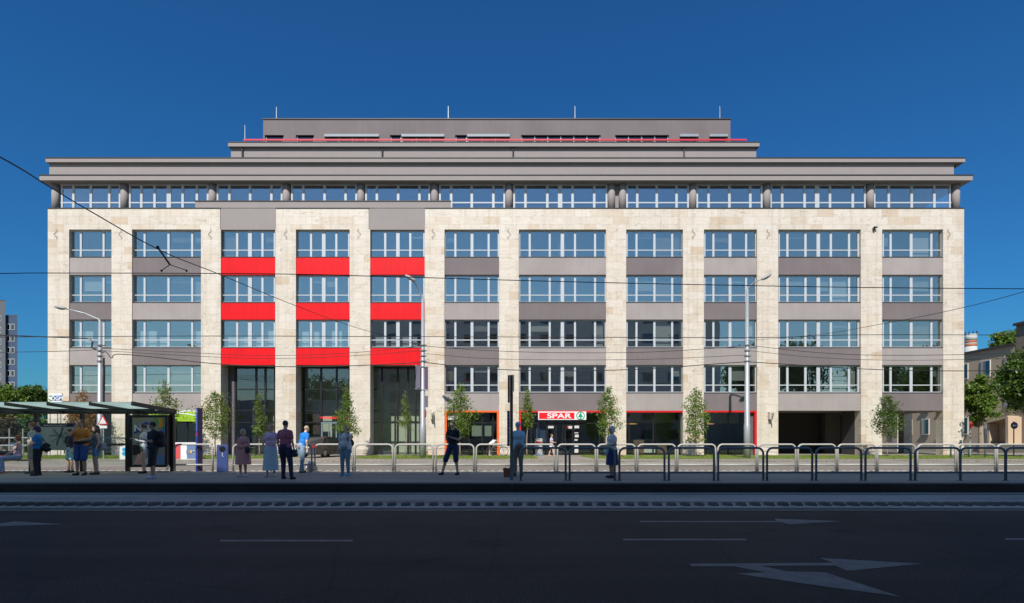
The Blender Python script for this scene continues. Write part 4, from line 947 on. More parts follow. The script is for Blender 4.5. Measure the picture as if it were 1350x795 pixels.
for k in range(14):
    an = k * 2*PI/14 + rgm.uniform(-.2, .2); p = Vector((c_[0], 19.852, c_[1])); pts = [p.copy()]
    for q in range(3): an += rgm.uniform(-.35, .35); p = p + Vector((math.cos(an) * .13, 0, math.sin(an) * .11)); pts.append(p.copy())
    ln.tube(pts, .006, 4)
ln.build('map_line', mat('map line dark', (.03, .05, .06), .5), mp)
mb = MB(); mb.box(X(49, 19.9), X(49, 19.9) + .05, 19.88, 19.93, Z(596, 19.9), Z(556.5, 19.9)); mb.build('map_frame', M_GALV, mp)
MB().box(X(112, 19.8), X(166, 19.8), 19.72, 19.80, Z(587.3, 19.75), Z(584.7, 19.75)).build('leaning_rail', mat('brown wood rail', (.10, .055, .03), .6), sh)
MB().box(X(112, 19.8), X(164, 19.8), 19.83, 19.86, Z(577.8, 19.85), Z(576.6, 19.85)).build('grab_rail', M_GALV, sh)
# light box with poster
lb = MB().box(X(171.5, 19.8), X(222.5, 19.8), 19.66, 19.90, Z(616, 19.7), Z(547, 19.7)).build('advert_case', M_BLACK, sh); bevel(lb, .03)
def RR(px, py): return (X(px, 19.65), Z(py, 19.65))
def panel(n, pts, m, y, parent):
    P = [RR(*p) for p in pts]; mb = MB(); mb.prism(P, lambda x, z: (x, y, z), lambda x, z: (x, y + .003, z)); return mb.build(n, m, parent)
po = panel('poster', [(174.5,550.5),(217.5,550.5),(217.5,613),(174.5,613)], mat('poster grey', (.30, .30, .27), .5), 19.65, lb)
M_PN = mat('poster navy', (.02, .08, .34), .4)
panel('poster_swoosh', [(176,572),(178,564),(184,560.5),(193,556),(196,558),(195,566),(191,571),(184,570)], M_PN, 19.645, po)
text_mb('NES', .22, M_WHITE, 'poster_lettering', RR(176.8, 0)[0], 19.636, Z(568.3, 19.65), po, 1.15, .012, 'LEFT', .002)
panel('poster_patch', [(180,551.5),(186,551.5),(186,553.7),(180,553.7)], mat('poster yellow', (.5, .33, .02)), 19.645, po)
panel('poster_patch', [(202,551),(216,551),(217,568),(210,566),(207,558)], mat('poster green', (.06, .36, .10)), 19.646, po)
panel('poster_patch', [(208,552),(213,551),(215,560),(212,566),(209,562),(210,557)], mat('poster orange', (.85, .28, .03)), 19.643, po)
panel('poster_patch', [(211,566),(217.3,563),(217.3,590),(213,588)], mat('poster blue', (.06, .22, .6)), 19.644, po)
panel('poster_patch', [(175,587),(186,583),(188,600),(175,600)], mat('poster brown', (.035, .02, .015)), 19.6448, po)
panel('poster_patch', [(176,612),(182,598),(189,600),(189,612.5)], mat('poster pink', (.85, .45, .38)), 19.643, po)
panel('poster_patch', [(189.2,606),(196,603),(200,612.5),(189.2,612.5)], mat('poster white pink', (.85,.75,.72)), 19.6425, po)
panel('poster_patch', [(207,600),(217,600),(217,612.5),(207,612.5)], mat('poster steel blue', (.16,.34,.6)), 19.6432, po)
tl = MB()
for r in range(5): q = RR(178, 574 + r * 3); tl.box(q[0], q[0] + .35, 19.644, 19.647, q[1] - .02, q[1])
tl.build('poster_text_line', mat('poster dim white', (.3, .3, .28)), po)
mb = MB(); pts = [(X(224, 19.4), 19.4, PZ), (X(224, 19.4), 19.4, PZ + .75)] ; mb.tube([(X(221.5, 19.6), 19.55, PZ + .2), (X(221.5, 19.6), 19.5, PZ + .12), (X(223.5, 19.6), 19.5, PZ + .12), (X(223.5, 19.6), 19.55, PZ + .25)], .02, 6); mb.build('hook', M_GALV, sh)
# bench
be = thing('shelter_bench', 'dark bench under the left end of the tram shelter', 'bench', (X(15, 19.5), 19.5, PZ))
mb = MB()
for k in range(4): mb.box(X(-90, 19.4), X(47, 19.4), 19.28 + k * .1, 19.36 + k * .1, PZ + .42, PZ + .46)
mb.build('seat', mat('bench slat', (.09, .05, .03), .6), be)
for px in (-70, -15, 42): MB().box(X(px, 19.4) - .03, X(px, 19.4) + .03, 19.3, 19.66, PZ, PZ + .419).build('leg', M_SHEL, be)
# warning triangle behind the shelter
wt = thing('warning_sign', 'triangular red bordered warning sign right of the first lamp post', 'road sign', (X(136.5, 33), 33, SZ))
x, z = X(136.5, 33), Z(555.5, 33)
MB().tube([(x, 33, SZ), (x, 33, z + .3)], .035, 8).build('post', M_GALV, wt)
MB().prism([(-.32, -.2), (.32, -.2), (0, .38)], lambda u, v: (x + u, 32.94, z + v), lambda u, v: (x + u, 32.96, z + v)).build('sign_border', M_REDD, wt)
MB().prism([(-.22, -.14), (.22, -.14), (0, .26)], lambda u, v: (x + u, 32.93, z + v), lambda u, v: (x + u, 32.939, z + v)).build('sign_face', M_WHITE, wt)
MB().box(x - .25, x + .25, 32.94, 32.96, z - .42, z - .26).build('lower_plate', M_WHITE, wt)

# pylons and bin
bp_ = thing('blue_info_pylon', 'slim blue tram stop pylon with a red square left of the litter bin', 'pylon', (X(261.5, 19.9), 19.9, PZ))
x = X(261.5, 19.9); M_BLUE = mat('pylon blue', (.018, .05, .38), .45); M_VIO = mat('pylon violet', (.035, .025, .06), .5)
mb = MB(); mb.m = 0; mb.rbox((x, 19.95, PZ + 1.16), (.19, .17, 2.32), math.radians(-42)); o = mb.build('body', M_BLUE, bp_)
me = o.data; me.materials.append(M_VIO)
for p in me.polygons:
    if p.normal.x > .3: p.material_index = 1
R_ = Matrix.Rotation(math.radians(-42), 3, 'Z')
def onface(n, u, z, w, h, m):       # on the face that looks front-left
    c = Vector((x, 19.95, 0)) + R_ @ Vector((u, -.086, 0)); b = MB(); b.rbox((c.x, c.y, z), (w, .004, h), math.radians(-42)); return b.build(n, m, bp_)
onface('red_square', 0, PZ + 1.36, .10, .11, M_REDD)
for k in range(6): onface('stop_lettering', .0, PZ + 1.55 + k * .105, .05, .06, mat('pale lettering', (.25, .35, .6)))
onface('pictogram', -.02, PZ + 2.24, .05, .05, M_WHITE); onface('pictogram', .03, PZ + 2.18, .05, .05, M_WHITE)
bi = thing('litter_bin', 'blue box litter bin with round black opening on the platform', 'litter bin', (X(294, 19.9), 19.8, PZ))
x = X(293.5, 19.85); rz = math.radians(24); mb = MB(); mb.rbox((x, 19.85, PZ + .49), (.36, .30, .98), rz); o = mb.build('body', mat('bin blue', (.05, .085, .26), .5), bi); bevel(o, .015)
o.data.materials.append(M_VIO)
Rb = Matrix.Rotation(rz, 3, 'Z')
for s_, y_, m_ in (('opening', -.152, M_BLACK),):
    c = Vector((x, 19.85, PZ + .83)) + Rb @ Vector((-.0, y_, 0)); d = Rb @ Vector((0, -.006, 0))
    MB().tube([c, c + d], .1, 18).build(s_, m_, bi)
c = Vector((x, 19.85, PZ + .62)) + Rb @ Vector((0, -.153, 0)); mb = MB(); mb.sphere((c.x, c.y, c.z + .06), (.022, .006, .022), 8, 6); mb.rbox((c.x, c.y, c.z), (.035, .005, .09), rz); mb.rbox((c.x + .03, c.y, c.z - .06), (.06, .005, .02), rz); mb.build('pictogram', mat('pale pictogram', (.4, .45, .55)), bi)
dp = thing('timetable_pylon', 'tall dark slate timetable pylon in front of the old man', 'pylon', (X(674, 15.95), 15.95, PZ))
x = X(674.3, 15.95); yv = 15.95
MB().box(x - .045, x + .045, yv - .04, yv + .04, PZ, Z(494.5, yv)).build('post', M_RAILD, dp)
MB().box(x - .105, x - .05, yv - .3, yv + .02, Z(531, yv), Z(496, yv)).build('upper_panel', M_BLACK, dp)
MB().box(x + .05, x + .075, yv - .1, yv + .04, Z(516, yv), Z(494.8, yv)).build('side_panel', M_RAILD, dp)
dpn = MB().box(x - .125, x - .05, yv - .2, yv + .05, Z(588, yv), Z(542, yv)).build('timetable_case', M_BLACK, dp)
mb = MB()
for k in range(9): mb.box(x - .11, x - .075, yv - .206, yv - .201, Z(547.5 + k * 4.6, yv), Z(545 + k * 4.6, yv))
mb.build('timetable_print', mat('timetable blue white', (.25, .32, .5)), dpn)

# stop name board, advert boxes, white board with letters
ogm = thing('lettered_board', 'small white rooftop board with blue letters left of the stone corner', 'sign', (X(73, 41.6), 41.6, SZ))
MB().box(X(64.5, 41.6), X(81.5, 41.6), 41.6, 41.68, Z(530, 41.6), Z(518.7, 41.6)).build('board', M_WHITE, ogm)
MB().box(X(70, 41.6), X(81.3, 41.6), 41.585, 41.598, Z(528.2, 41.6), Z(521.6, 41.6)).build('blue_field', mat('board blue', (.01, .11, .42)), ogm)
text_mb('ÖGM', .28, M_WHITE, 'board_lettering', X(75.6, 41.6), 41.57, Z(527.6, 41.6), ogm, .95, .010)
mb = MB(); 
for k in range(12): a = -PI*.8 + k * PI * 1.6 / 12; mb.rbox((X(67.2, 41.6) + .17 * math.cos(a), 41.59, Z(524.9, 41.6) + .17 * math.sin(a)), (.08, .01, .08), 0)
mb.build('green_mark', mat('board green', (.0, .3, .14)), ogm)
for px in (66, 80): MB().tube([(X(px, 41.65), 41.65, SZ), (X(px, 41.65), 41.65, Z(530, 41.65))], .04, 6).build('post', M_GALV, ogm)
ab = thing('printed_barrier', 'low barrier with red, white and blue yellow printed panels right of shelter', 'advertising barrier', (X(244, 34), 34, SZ))
ya = 34.0
MB().box(X(229.5, ya), X(258.5, ya), ya, ya + .5, SZ, Z(583.3, ya)).build('body', M_WHITE, ab)
MB().box(X(230.5, ya), X(238, ya), ya - .02, ya - .001, Z(605, ya), Z(585, ya)).build('red_panel', mat('soft red print', (.62, .08, .08), .6), ab)
bb = MB().box(X(246.5, ya), X(258, ya), ya - .02, ya - .001, Z(604.5, ya), Z(585, ya)).build('blue_panel', mat('soft blue print', (.13, .2, .36), .6), ab)
MB().box(X(246.8, ya), X(257.8, ya), ya - .03, ya - .021, Z(598.5, ya), Z(593.5, ya)).build('yellow_band', mat('print yellow', (.68, .48, .1)), bb)
text_mb('ELM', .2, mat('soft blue print', (.13,.2,.36)), 'panel_lettering', X(252.3, ya), ya - .04, Z(598, ya), bb, 1.2, .012)
wb = thing('printed_barrier', 'small white box with cyan marks between shelter post and pier', 'advertising barrier', (X(162, 34), 34, SZ))
MB().box(X(157.5, ya), X(167.5, ya), ya, ya + .4, SZ, Z(587.5, ya)).build('body', M_WHITE, wb)
mb = MB(); mb.sphere((X(164, ya), ya - .01, Z(592.5, ya)), (.14, .012, .12)); mb.sphere((X(164, ya), ya - .01, Z(598, ya)), (.15, .012, .13)); mb.build('cyan_mark', mat('cyan print', (.02, .35, .62)), wb)
# sandwich board
sb = thing('sandwich_board', 'grey white printed pavement board left of supermarket door', 'sandwich board', (X(711, 40.6), 40.6, SZ))
yb_ = 40.6
MB().box(X(705.5, yb_), X(715, yb_), yb_, yb_ + .05, SZ + .12, Z(578, yb_)).build('board', mat('board print', (.42, .41, .40), .6, var=.4, scale=5), sb)
MB().box(X(706.3, yb_), X(714.2, yb_), yb_ - .01, yb_ - .001, Z(584, yb_), Z(582, yb_)).build('red_strip', M_REDD, sb)
MB().box(X(703.5, yb_), X(717, yb_), yb_ - .3, yb_ + .35, SZ, SZ + .12).build('base', M_RAILD, sb)
# right side small street furniture
bs = thing('round_blue_sign', 'round blue arrow sign on a post under the right hand tree', 'road sign', (X(1336, 40), 40, SZ))
x, z = X(1336.5, 40), Z(561, 40); MB().tube([(x, 40, SZ), (x, 40, z + .3)], .035, 8).build('post', M_FLASH, bs)
MB().tube([(x, 39.95, z), (x, 39.97, z)], .26, 24).build('sign_face', mat('sign navy', (.02, .025, .13), .4), bs)
MB().prism([(-.17,0),(-.05,.1),(-.05,.035),(.16,.035),(.16,-.035),(-.05,-.035),(-.05,-.1)], lambda u, v: (x + u, 39.935, z + v), lambda u, v: (x + u, 39.948, z + v)).build('arrow', M_WHITE, bs)
rs_ = thing('marker_post', 'slim post with red top beside the office block corner', 'sign post', (X(1279, 41), 41, SZ)); x = X(1279, 41)
MB().tube([(x, 41, SZ), (x, 41, Z(559, 41))], .05, 8).build('post', M_GALV, rs_); MB().box(x - .09, x + .09, 40.9, 40.94, Z(564, 41), Z(557, 41)).build('red_plate', M_REDD, rs_)
proto = None
for k, (px, lab) in enumerate(((1253.5, 'first dark bollard, before the office corner'), (1277.5, 'second dark bollard, right of the office corner'), (1299, 'third dark bollard, before the tan building'))):
    if not proto:
        proto = thing('bollard', lab, 'bollard', (X(px, 37), 37, SZ), 'bollards at the side street')
        m_ = MB(); m_.tube([(0, 0, 0), (0, 0, .72), (0, 0, .76), (0, 0, .82)], [.055, .055, .068, .05], 12); m_.local = True; m_.build('post', M_RAILD, proto, True)
        m_ = MB(); m_.tube([(0, 0, 0), (0, 0, .03)], .09, 12); m_.local = True; m_.build('base', M_RAILD, proto)
        fx = X(px, 37)
    else: copy_tree(proto, (X(px, 37) - fx, 0, 0), lab)
# fence at far left
fe = thing('garden_fence', 'pale railing fence behind the shelter at far left', 'fence', (X(10, 44), 44, SZ))
for px in range(-60, 62, 18):
    MB().box(X(px, 44) - .04, X(px, 44) + .04, 44, 44.08, SZ, Z(565, 44)).build('post', M_KERB, fe)
for py in (577, 587): MB().box(X(-60, 44), X(60, 44), 43.97, 43.998, Z(py + .8, 44), Z(py - .8, 44)).build('rail', M_GALV, fe)

# ------------------------------------------------------------------ car
def car():
    yaw = math.radians(74); base = Vector((-13.75, 36.4, SZ))
    t = thing('parked_car', 'dark brown grey saloon parked by the glazed portals, rear towards the street', 'car', base)
    t.rotation_euler = (0, 0, yaw)
    L, Wd = 4.35, 1.70     # local x forward from rear bumper
    def loc(mb): mb.local = True; return mb
    low = [(0,.32),(.03,.62),(.06,.90),(.75,.97),(1.4,.95),(3.05,.93),(3.9,.82),(4.3,.62),(4.35,.34),(4.2,.2),(3.85,.2),(3.78,.42),(3.55,.56),(3.32,.42),(3.25,.2),(1.22,.2),(1.15,.42),(.92,.56),(.69,.42),(.62,.2),(.1,.22)]
    mb = MB(); rings = []
    for yy, ins in ((-.5, .05), (-.47, .012), (-.3, 0), (.3, 0), (.47, .012), (.5, .05)):
        rings.append([(p[0] + (ins * (1 if p[0] < 2 else -1)) * (2 if p[0] < .2 or p[0] > 4.1 else 0), yy * Wd, p[1] - (ins * 1.2 if p[1] > .6 else 0)) for p in low])
    n = len(low); vs = [v for r in rings for v in r]; fs = [tuple(range(n)), tuple(range(5*n, 6*n))[::-1]]
    for i in range(5):
        for k in range(n): fs.append((i*n+k, (i+1)*n+k, (i+1)*n+(k+1) % n, i*n+(k+1) % n))
    mb.add(vs, fs); M_CAR = mat('car paint', (.075, .068, .06), .28, .5, var=.05, coat=.5); loc(mb).build('body', M_CAR, t)
    up = [(.62,.95),(1.05,1.34),(1.5,1.41),(2.2,1.41),(2.55,1.36),(3.2,.92)]
    def cab(mb, grow, z0=0):
        A = [(p[0], -(.5 - (0.02 if p[1] < 1 else .11)) * Wd - grow, p[1]) for p in up]; B = [(p[0], -a[1], p[1]) for p, a in zip(up, A)]
        mb.add(A + B, [tuple(range(6)), tuple(range(6, 12))[::-1]] + [(i, 6 + i, 6 + (i+1) % 6, (i+1) % 6) for i in range(6)])
    mb = MB(); cab(mb, 0); loc(mb).build('cabin', M_CAR, t)
    MG = mat('car glass', (.03, .035, .04), .06, spec=.9)
    for s_ in (-1, 1):
        def sp(x, z):
            f = (z - .95) / .46; return (x, s_ * ((.48 - .09 * f) * Wd + .006), z)
        for poly in ([(.92,1.0),(1.18,1.30),(1.45,1.35),(1.50,1.0)], [(1.56,1.0),(1.52,1.355),(2.1,1.36),(2.05,1.0)], [(2.11,1.0),(2.16,1.355),(2.46,1.31),(2.95,1.0)]):
            P = [sp(*p) for p in poly]; mb = MB(); mb.add(P + [(p[0], p[1] - s_ * .01, p[2]) for p in P], [(0,1,2,3),(7,6,5,4)]); loc(mb).build('side_window', MG, t)
        mb = MB(); mb.box(2.72, 2.9, s_ * .86, s_ * 1.0, .98, 1.1); loc(mb).build('wing_mirror', M_CAR, t)
    def slab(n, x0, z0, x1, z1, w0, w1, m, off):
        d = Vector((x1 - x0, 0, z1 - z0)).normalized(); nrm = Vector((-d.z, 0, d.x)) * off
        mb = MB(); P = [Vector((x0, -w0, z0)) + nrm, Vector((x0, w0, z0)) + nrm, Vector((x1, w1, z1)) + nrm, Vector((x1, -w1, z1)) + nrm]; mb.add(P, [(0, 1, 2, 3)]); loc(mb).build(n, m, t)
    slab('rear_window', .70, 1.02, 1.00, 1.295, .66, .6, MG, .012); slab('windscreen', 2.62, 1.31, 3.1, .985, .6, .68, MG, .012)
    for s_ in (-1, 1):
        mb = MB(); mb.box(-.012, .1, s_ * .52, s_ * .82, .66, .82); loc(mb).build('tail_light', mat('tail light red', (.45, .01, .015), .2), t)
        mb = MB(); mb.box(4.22, 4.33, s_ * .5, s_ * .8, .56, .7); loc(mb).build('headlight', mat('headlight', (.6, .6, .6), .1), t)
    mb = MB(); mb.box(-.02, .02, -.26, .26, .66, .78); loc(mb).build('number_plate', M_WHITE, t)
    mb = MB(); mb.box(-.06, .12, -.83, .83, .28, .48); o = loc(mb).build('bumper', mat('bumper grey', (.06, .065, .085), .5), t); bevel(o, .03)
    for x in (.92, 3.55):
        for s_ in (-1, 1):
            mb = MB(); mb.tube([(x, s_ * .66, .31), (x, s_ * .70, .31), (x, s_ * .84, .31), (x, s_ * .86, .31)], [.28, .31, .31, .28], 24); w = loc(mb).build('wheel', mat('tyre', (.015, .015, .015), .8), t, True)
            mb = MB(); mb.tube([(x, s_ * .85, .31), (x, s_ * .868, .31)], .19, 18)
            r = loc(mb).build('rim', mat('rim', (.35, .35, .35), .35, .6), w); r.location = (0, 0, 0)
car()

# ------------------------------------------------------------------ people
def remesh(mb, vox, name, m, parent, smooth_it=3):
    me = bpy.data.meshes.new('tmp'); me.from_pydata(mb.v, [], mb.f); me.update()
    o = bpy.data.objects.new('tmp', me); COL.objects.link(o)
    r = o.modifiers.new('r', 'REMESH'); r.mode = 'VOXEL'; r.voxel_size = vox; r.use_smooth_shade = True
    s = o.modifiers.new('s', 'SMOOTH'); s.iterations = smooth_it; s.factor = .5
    dg = bpy.context.evaluated_depsgraph_get(); nm = bpy.data.meshes.new_from_object(o.evaluated_get(dg))
    bpy.data.objects.remove(o); bpy.data.meshes.remove(me)
    nm.materials.clear(); nm.materials.append(m)
    q = bpy.data.objects.new(name, nm); COL.objects.link(q); q.parent = parent
    return q
SKIN = mat('skin', (.70, .47, .36), .55, var=.06); SKIN2 = mat('tanned skin', (.56, .35, .25), .55, var=.06)
ARMS = {  # (elbow, wrist, hand direction) for side s (+1 = the person's right, local +x); y forward
 'down': lambda s: ((s*.235, -.02, 1.13), (s*.24, .07, .89), (0, .12, -1)),
 'phone': lambda s: ((s*.22, .02, 1.14), (s*.07, .28, 1.22), (-s*.35, .8, .35)),
 'face': lambda s: ((s*.22, .20, 1.32), (s*.09, .22, 1.54), (-s*.5, -.1, .85)),
 'waist': lambda s: ((s*.26, .02, 1.14), (s*.04, .20, 1.08), (-s*1, .2, 0)),
 'bent': lambda s: ((s*.24, -.04, 1.14), (s*.16, .24, 1.08), (-s*.3, 1, 0)),
 'chin': lambda s: ((s*.16, .24, 1.28), (s*.05, .17, 1.50), (-s*.1, -.2, 1)),
 'lap': lambda s: ((s*.22, .10, 1.16), (s*.08, .34, 1.0), (-s*.3, 1, -.3)),
 'reach': lambda s: ((s*.26, .22, 1.28), (s*.22, .45, 1.12), (0, 1, -.4)),
}
def person(px, foot_py, H, face_deg, label, arms=('down', 'down'), top=None, bottom=None, shoes=(.03, .03, .03), hair=(.05, .03, .02), hairstyle='short',
           head_yaw=0, head_pitch=0, girth=1.0, legs=None, gz=PZ, sleeve='short', skin=SKIN, seat=None, bend=0, glasses=False, cap=None, Y=None, stance=.11, female=False, group=None):
    """face_deg: 0 looks at the camera (-Y), 90 looks to photo right (+X), 180 away."""
    Y = Y or GY(foot_py, gz); x = X(px, Y); s0 = H / 1.75
    t = thing('person', label, 'person', (x, Y, gz), group)
    t.rotation_euler = (0, 0, math.radians(face_deg) + PI)      # local +y is forward
    g = girth; S = lambda p: Vector(p) * s0
    drop = 0
    hipz = .92 if seat is None else seat / s0 + .10
    dz = hipz - .92
    B = lambda p: bendp(Vector((p[0], p[1], p[2] + dz)), hipz + .03)
    def bendp(p, pz):
        if bend == 0 or p.z < pz: return p
        q = p - Vector((0, 0, pz)); return Matrix.Rotation(-bend, 3, 'X') @ q + Vector((0, 0, pz))
    # legs
    L = {}
    for s in (-1, 1):
        hip = Vector((s * .09, 0, hipz))
        if seat is not None:
            knee = Vector((s * .12, .44, hipz - .02)); ank = Vector((s * .10 + (legs[s][0] if legs else 0), .40 + (legs[s][1] if legs else 0), .08))
        else:
            ax = s * stance; ay = 0
            if legs: ax += legs[s][0]; ay += legs[s][1]
            ank = Vector((ax, ay, .08)); knee = hip.lerp(ank, .5) + Vector((0, .035, 0))
        L[s] = (hip, knee, ank)
    body = MB(); sw_ = .175 * (1 if not female else .92)
    C = lambda a, b, ra, rb, mb=body: mb.capsule(S(a), S(b), ra * s0, rb * s0)
    shz = 1.435
    body.sphere(S(B((0, 0, .97))), tuple(k * s0 for k in (.155 * g, .115 * g, .12)), 16, 10)
    body.sphere(S(B((0, .01 * g, 1.10))), tuple(k * s0 for k in (.135 * g, .10 * g, .14)), 16, 10)
    body.sphere(S(B((0, .005, 1.28))), tuple(k * s0 for k in (.16 * (g+1)/2, .112 * g, .17)), 16, 10)
    [C(B((0, -.01, shz + .005)), B((s * (sw_ - .01), 0, shz - .035)), .058, .052) for s in (-1, 1)]
    C(B((0, -.005, 1.42)), B((0, .012, 1.56)), .060, .050)
    HR = Matrix.Rotation(math.radians(-head_yaw), 4, 'Z') @ Matrix.Rotation(math.radians(-head_pitch), 4, 'X')
    hc0 = B((0, .02, 1.622)); 
    def hp(p): return (hc0 + (HR @ Vector(p))) * s0
    RH = HR.to_3x3()
    body.sphere(hp((0, 0, .025)), tuple(k * s0 for k in (.074, .092, .092)), 18, 12, RH)
    body.sphere(hp((0, .022, -.045)), tuple(k * s0 for k in (.055, .066, .068)), 14, 10, RH)
    body.capsule(hp((0, .086, .01)), hp((0, .104, -.022)), .010 * s0, .014 * s0, 8)
    for s in (-1, 1): body.sphere(hp((s * .076, -.005, -.005)), tuple(k * s0 for k in (.010, .018, .030)), 8, 6, RH)
    C(L[1][0] + Vector((0, 0, .02)), L[-1][0] + Vector((0, 0, .02)), .09 * g, .09 * g)
    arms_pts = {}
    for s in (-1, 1):
        hip, knee, ank = L[s]
        C(hip, knee, .088 * (g+.5)/1.5, .058); C(knee, knee.lerp(ank, .35) + Vector((0, -.012, 0)), .054, .056); C(knee.lerp(ank, .35) + Vector((0, -.012, 0)), ank, .054, .036)
        C(ank + Vector((0, -.03, -.035)), ank + Vector((s * .02, .14, -.05)), .034, .028)
        e, w, hd = ARMS[arms[0 if s > 0 else 1]](s); sh_ = B((s * sw_, 0, shz - .04)); e, w = B(e), B(w); hd = Vector(hd).normalized()
        if bend: hd = Matrix.Rotation(-bend * .5, 3, 'X') @ hd
        C(sh_, e, .047 * (g+1)/2, .037); C(e, w, .036, .024)
        arms_pts[s] = (sh_, e, w, hd)
        # hand: palm, four fingers, thumb
        side = hd.cross(Vector((0, 0, 1)) if abs(hd.z) < .8 else Vector((0, 1, 0))).normalized(); nrm = side.cross(hd).normalized()
        pc = w + hd * .05
        for q in (-.024, -.008, .008, .024): C(w + hd * .005 + side * q * .7, w + hd * .082 + side * q, .014, .0115)
        for q, ln_ in ((-.027, .060), (-.009, .074), (.009, .078), (.027, .068)):
            b0 = w + hd * .085 + side * q; b1 = b0 + hd * ln_ * .5 + nrm * (-.008) + side * q * .15; b2 = b1 + (hd * .8 - nrm * .6) * ln_ * .5
            body.capsule(S(b0), S(b1), .0092 * s0, .0085 * s0, 7); body.capsule(S(b1), S(b2), .0085 * s0, .007 * s0, 7)
        tb0 = w + hd * .03 - side * s * .028; tb1 = tb0 + (hd * .6 - side * s * .8) * .045; tb2 = tb1 + (hd * .95 - side * s * .25) * .032
        body.capsule(S(tb0), S(tb1), .012 * s0, .010 * s0, 7); body.capsule(S(tb1), S(tb2), .0095 * s0, .008 * s0, 7)
    bo = remesh(body, .0085, 'body', skin, t)
    # clothes
    if top:
        tm = mat_or(top); mb = MB(); C2 = lambda a, b, ra, rb: mb.capsule(S(a), S(b), ra * s0, rb * s0, 12)
        mb.sphere(S(B((0, .005, 1.29))), tuple(k * s0 for k in (.178 * (g+1)/2, .130 * g, .185)), 18, 12)
        mb.sphere(S(B((0, .012 * g, 1.11))), tuple(k * s0 for k in (.158 * g, .125 * g, .17)), 18, 12)
        if not (isinstance(top, tuple) and len(top) > 3 and top[3] == 'tucked'): mb.capsule(S(B((-.07 * g, 0, .97))), S(B((.07 * g, 0, .97))), .105 * g * s0, .105 * g * s0, 14)
        if sleeve != 'none':
            [C2(B((0, -.01, shz - .002)), B((s * (sw_ - .01), 0, shz - .038)), .066, .063) for s in (-1, 1)]
            for s in (-1, 1):
                sh_, e, w, hd = arms_pts[s]
                if sleeve == 'short': C2(sh_, sh_.lerp(e, .62), .060, .060)
                else: C2(sh_, e, .062, .052); C2(e, e.lerp(w, .9), .050, .038)
        else:
            for s in (-1, 1): C2(B((s * .10, 0, 1.40)), B((s * .09, .02, 1.30)), .055, .07)
        if female: mb.sphere(S(B((-.07, .085 * g, 1.29))), (.062 * s0,) * 3, 12, 8); mb.sphere(S(B((.07, .085 * g, 1.29))), (.062 * s0,) * 3, 12, 8)
        cut(remesh(mb, .012, 'shirt' if sleeve != 'none' else 'tank_top', tm, t), S(B((0, .012, 1.505))).z if not bend else None)
    if bottom:
        kind, colr = bottom[0], bottom[1]; bm_ = mat_or(colr); mb = MB(); C2 = lambda a, b, ra, rb, n=14: mb.capsule(S(a), S(b), ra * s0, rb * s0, n)
        mb.sphere(S((0, 0, hipz + .05)), tuple(k * s0 for k in (.165 * g, .128 * g, .125)), 18, 12)
        if kind in ('shorts', 'trousers'):
            for s in (-1, 1):
                hip, knee, ank = L[s]
                if kind == 'shorts':
                    f = bottom[2] if len(bottom) > 2 else .85; C2(hip, hip.lerp(knee, f), .103 * (g+.5)/1.5, .090)
                else: C2(hip, knee, .103 * (g+.5)/1.5, .074); C2(knee, ank + Vector((0, 0, .0)), .074, .055)
            remesh(mb, .012, kind, bm_, t)
        else:
            f = bottom[2] if len(bottom) > 2 else .75; n = 40; vs = []; fs = []
            zs = [1.06, 1.0, .93, .8, .65, .5, .35, .2]; zs = [z for z in zs if z > 1.06 - f]; zs.append(1.06 - f)
            for i, z in enumerate(zs):
                fr_ = (1.06 - z) / .9; ra = (.135 * g + min(fr_, .15) * .30 + fr_ * (.055 if kind == 'skirt' else .08)); rb_ = ra * .78
                for k in range(n):
                    an = 2*PI*k/n; pl = 1 + (.035 * math.sin(an * 9 + px)) * min(1, fr_ * 2)
                    vs.append(S((math.cos(an) * ra * pl, math.sin(an) * rb_ * pl, z + dz)))
            for i in range(len(zs) - 1):
                for k in range(n): fs.append((i*n+k, (i+1)*n+k, (i+1)*n+(k+1) % n, i*n+(k+1) % n))
            mb = MB(); mb.add(vs, fs); mb.local = True; o = mb.build('skirt', bm_, t, True)
    for s in (-1, 1):
        ank = L[s][2]; mb = MB(); mb.capsule(S(ank + Vector((0, -.035, -.040))), S(ank + Vector((s * .02, .15, -.046))), .043 * s0, .036 * s0, 12); mb.capsule(S(ank + Vector((0, -.02, -.0))), S(ank + Vector((0, .02, -.04))), .042 * s0, .042 * s0, 12)
        v2 = [Vector(v) for v in mb.v]; mb.v = [(v.x, v.y, max(v.z, .002)) for v in v2]; mb.local = True
        mb.build('shoe', mat_or(shoes), t, True)
    if hair:
        hm = mat_or(hair, .7); mb = MB()
        if hairstyle == 'cropped': mb.sphere(hp((0, -.012, .038)), tuple(k * s0 for k in (.080, .092, .088)), 16, 10, RH)
        else:
            mb.sphere(hp((0, -.018, .042)), tuple(k * s0 for k in (.087, .097, .092)), 16, 10, RH)
        if hairstyle in ('bob', 'long', 'curly'):
            mb.sphere(hp((0, -.045, -.01)), tuple(k * s0 for k in (.088, .068, .10)), 16, 10, RH)
            for s in (-1, 1): mb.capsule(hp((s * .068, -.01, .05)), hp((s * .072, -.01, -.06)), .030 * s0, .024 * s0, 10)
        if hairstyle == 'long':
            mb.capsule(hp((0, -.06, -.03)), hp((0, -.085, -.24)), .075 * s0, .055 * s0, 12)
            for s in (-1, 1): mb.capsule(hp((s * .07, -.01, -.04)), hp((s * .085, .03, -.22)), .030 * s0, .022 * s0, 10)
        if hairstyle == 'curly':
            rg = random.Random(int(px))
            for _ in range(26):
                d = Vector((rg.gauss(0, 1), rg.gauss(0, 1) - .7, rg.gauss(0, 1) + .4)).normalized(); mb.sphere(hp((d.x * .082, d.y * .09 - .015, d.z * .09 + .03)), .022 * s0, 8, 6)
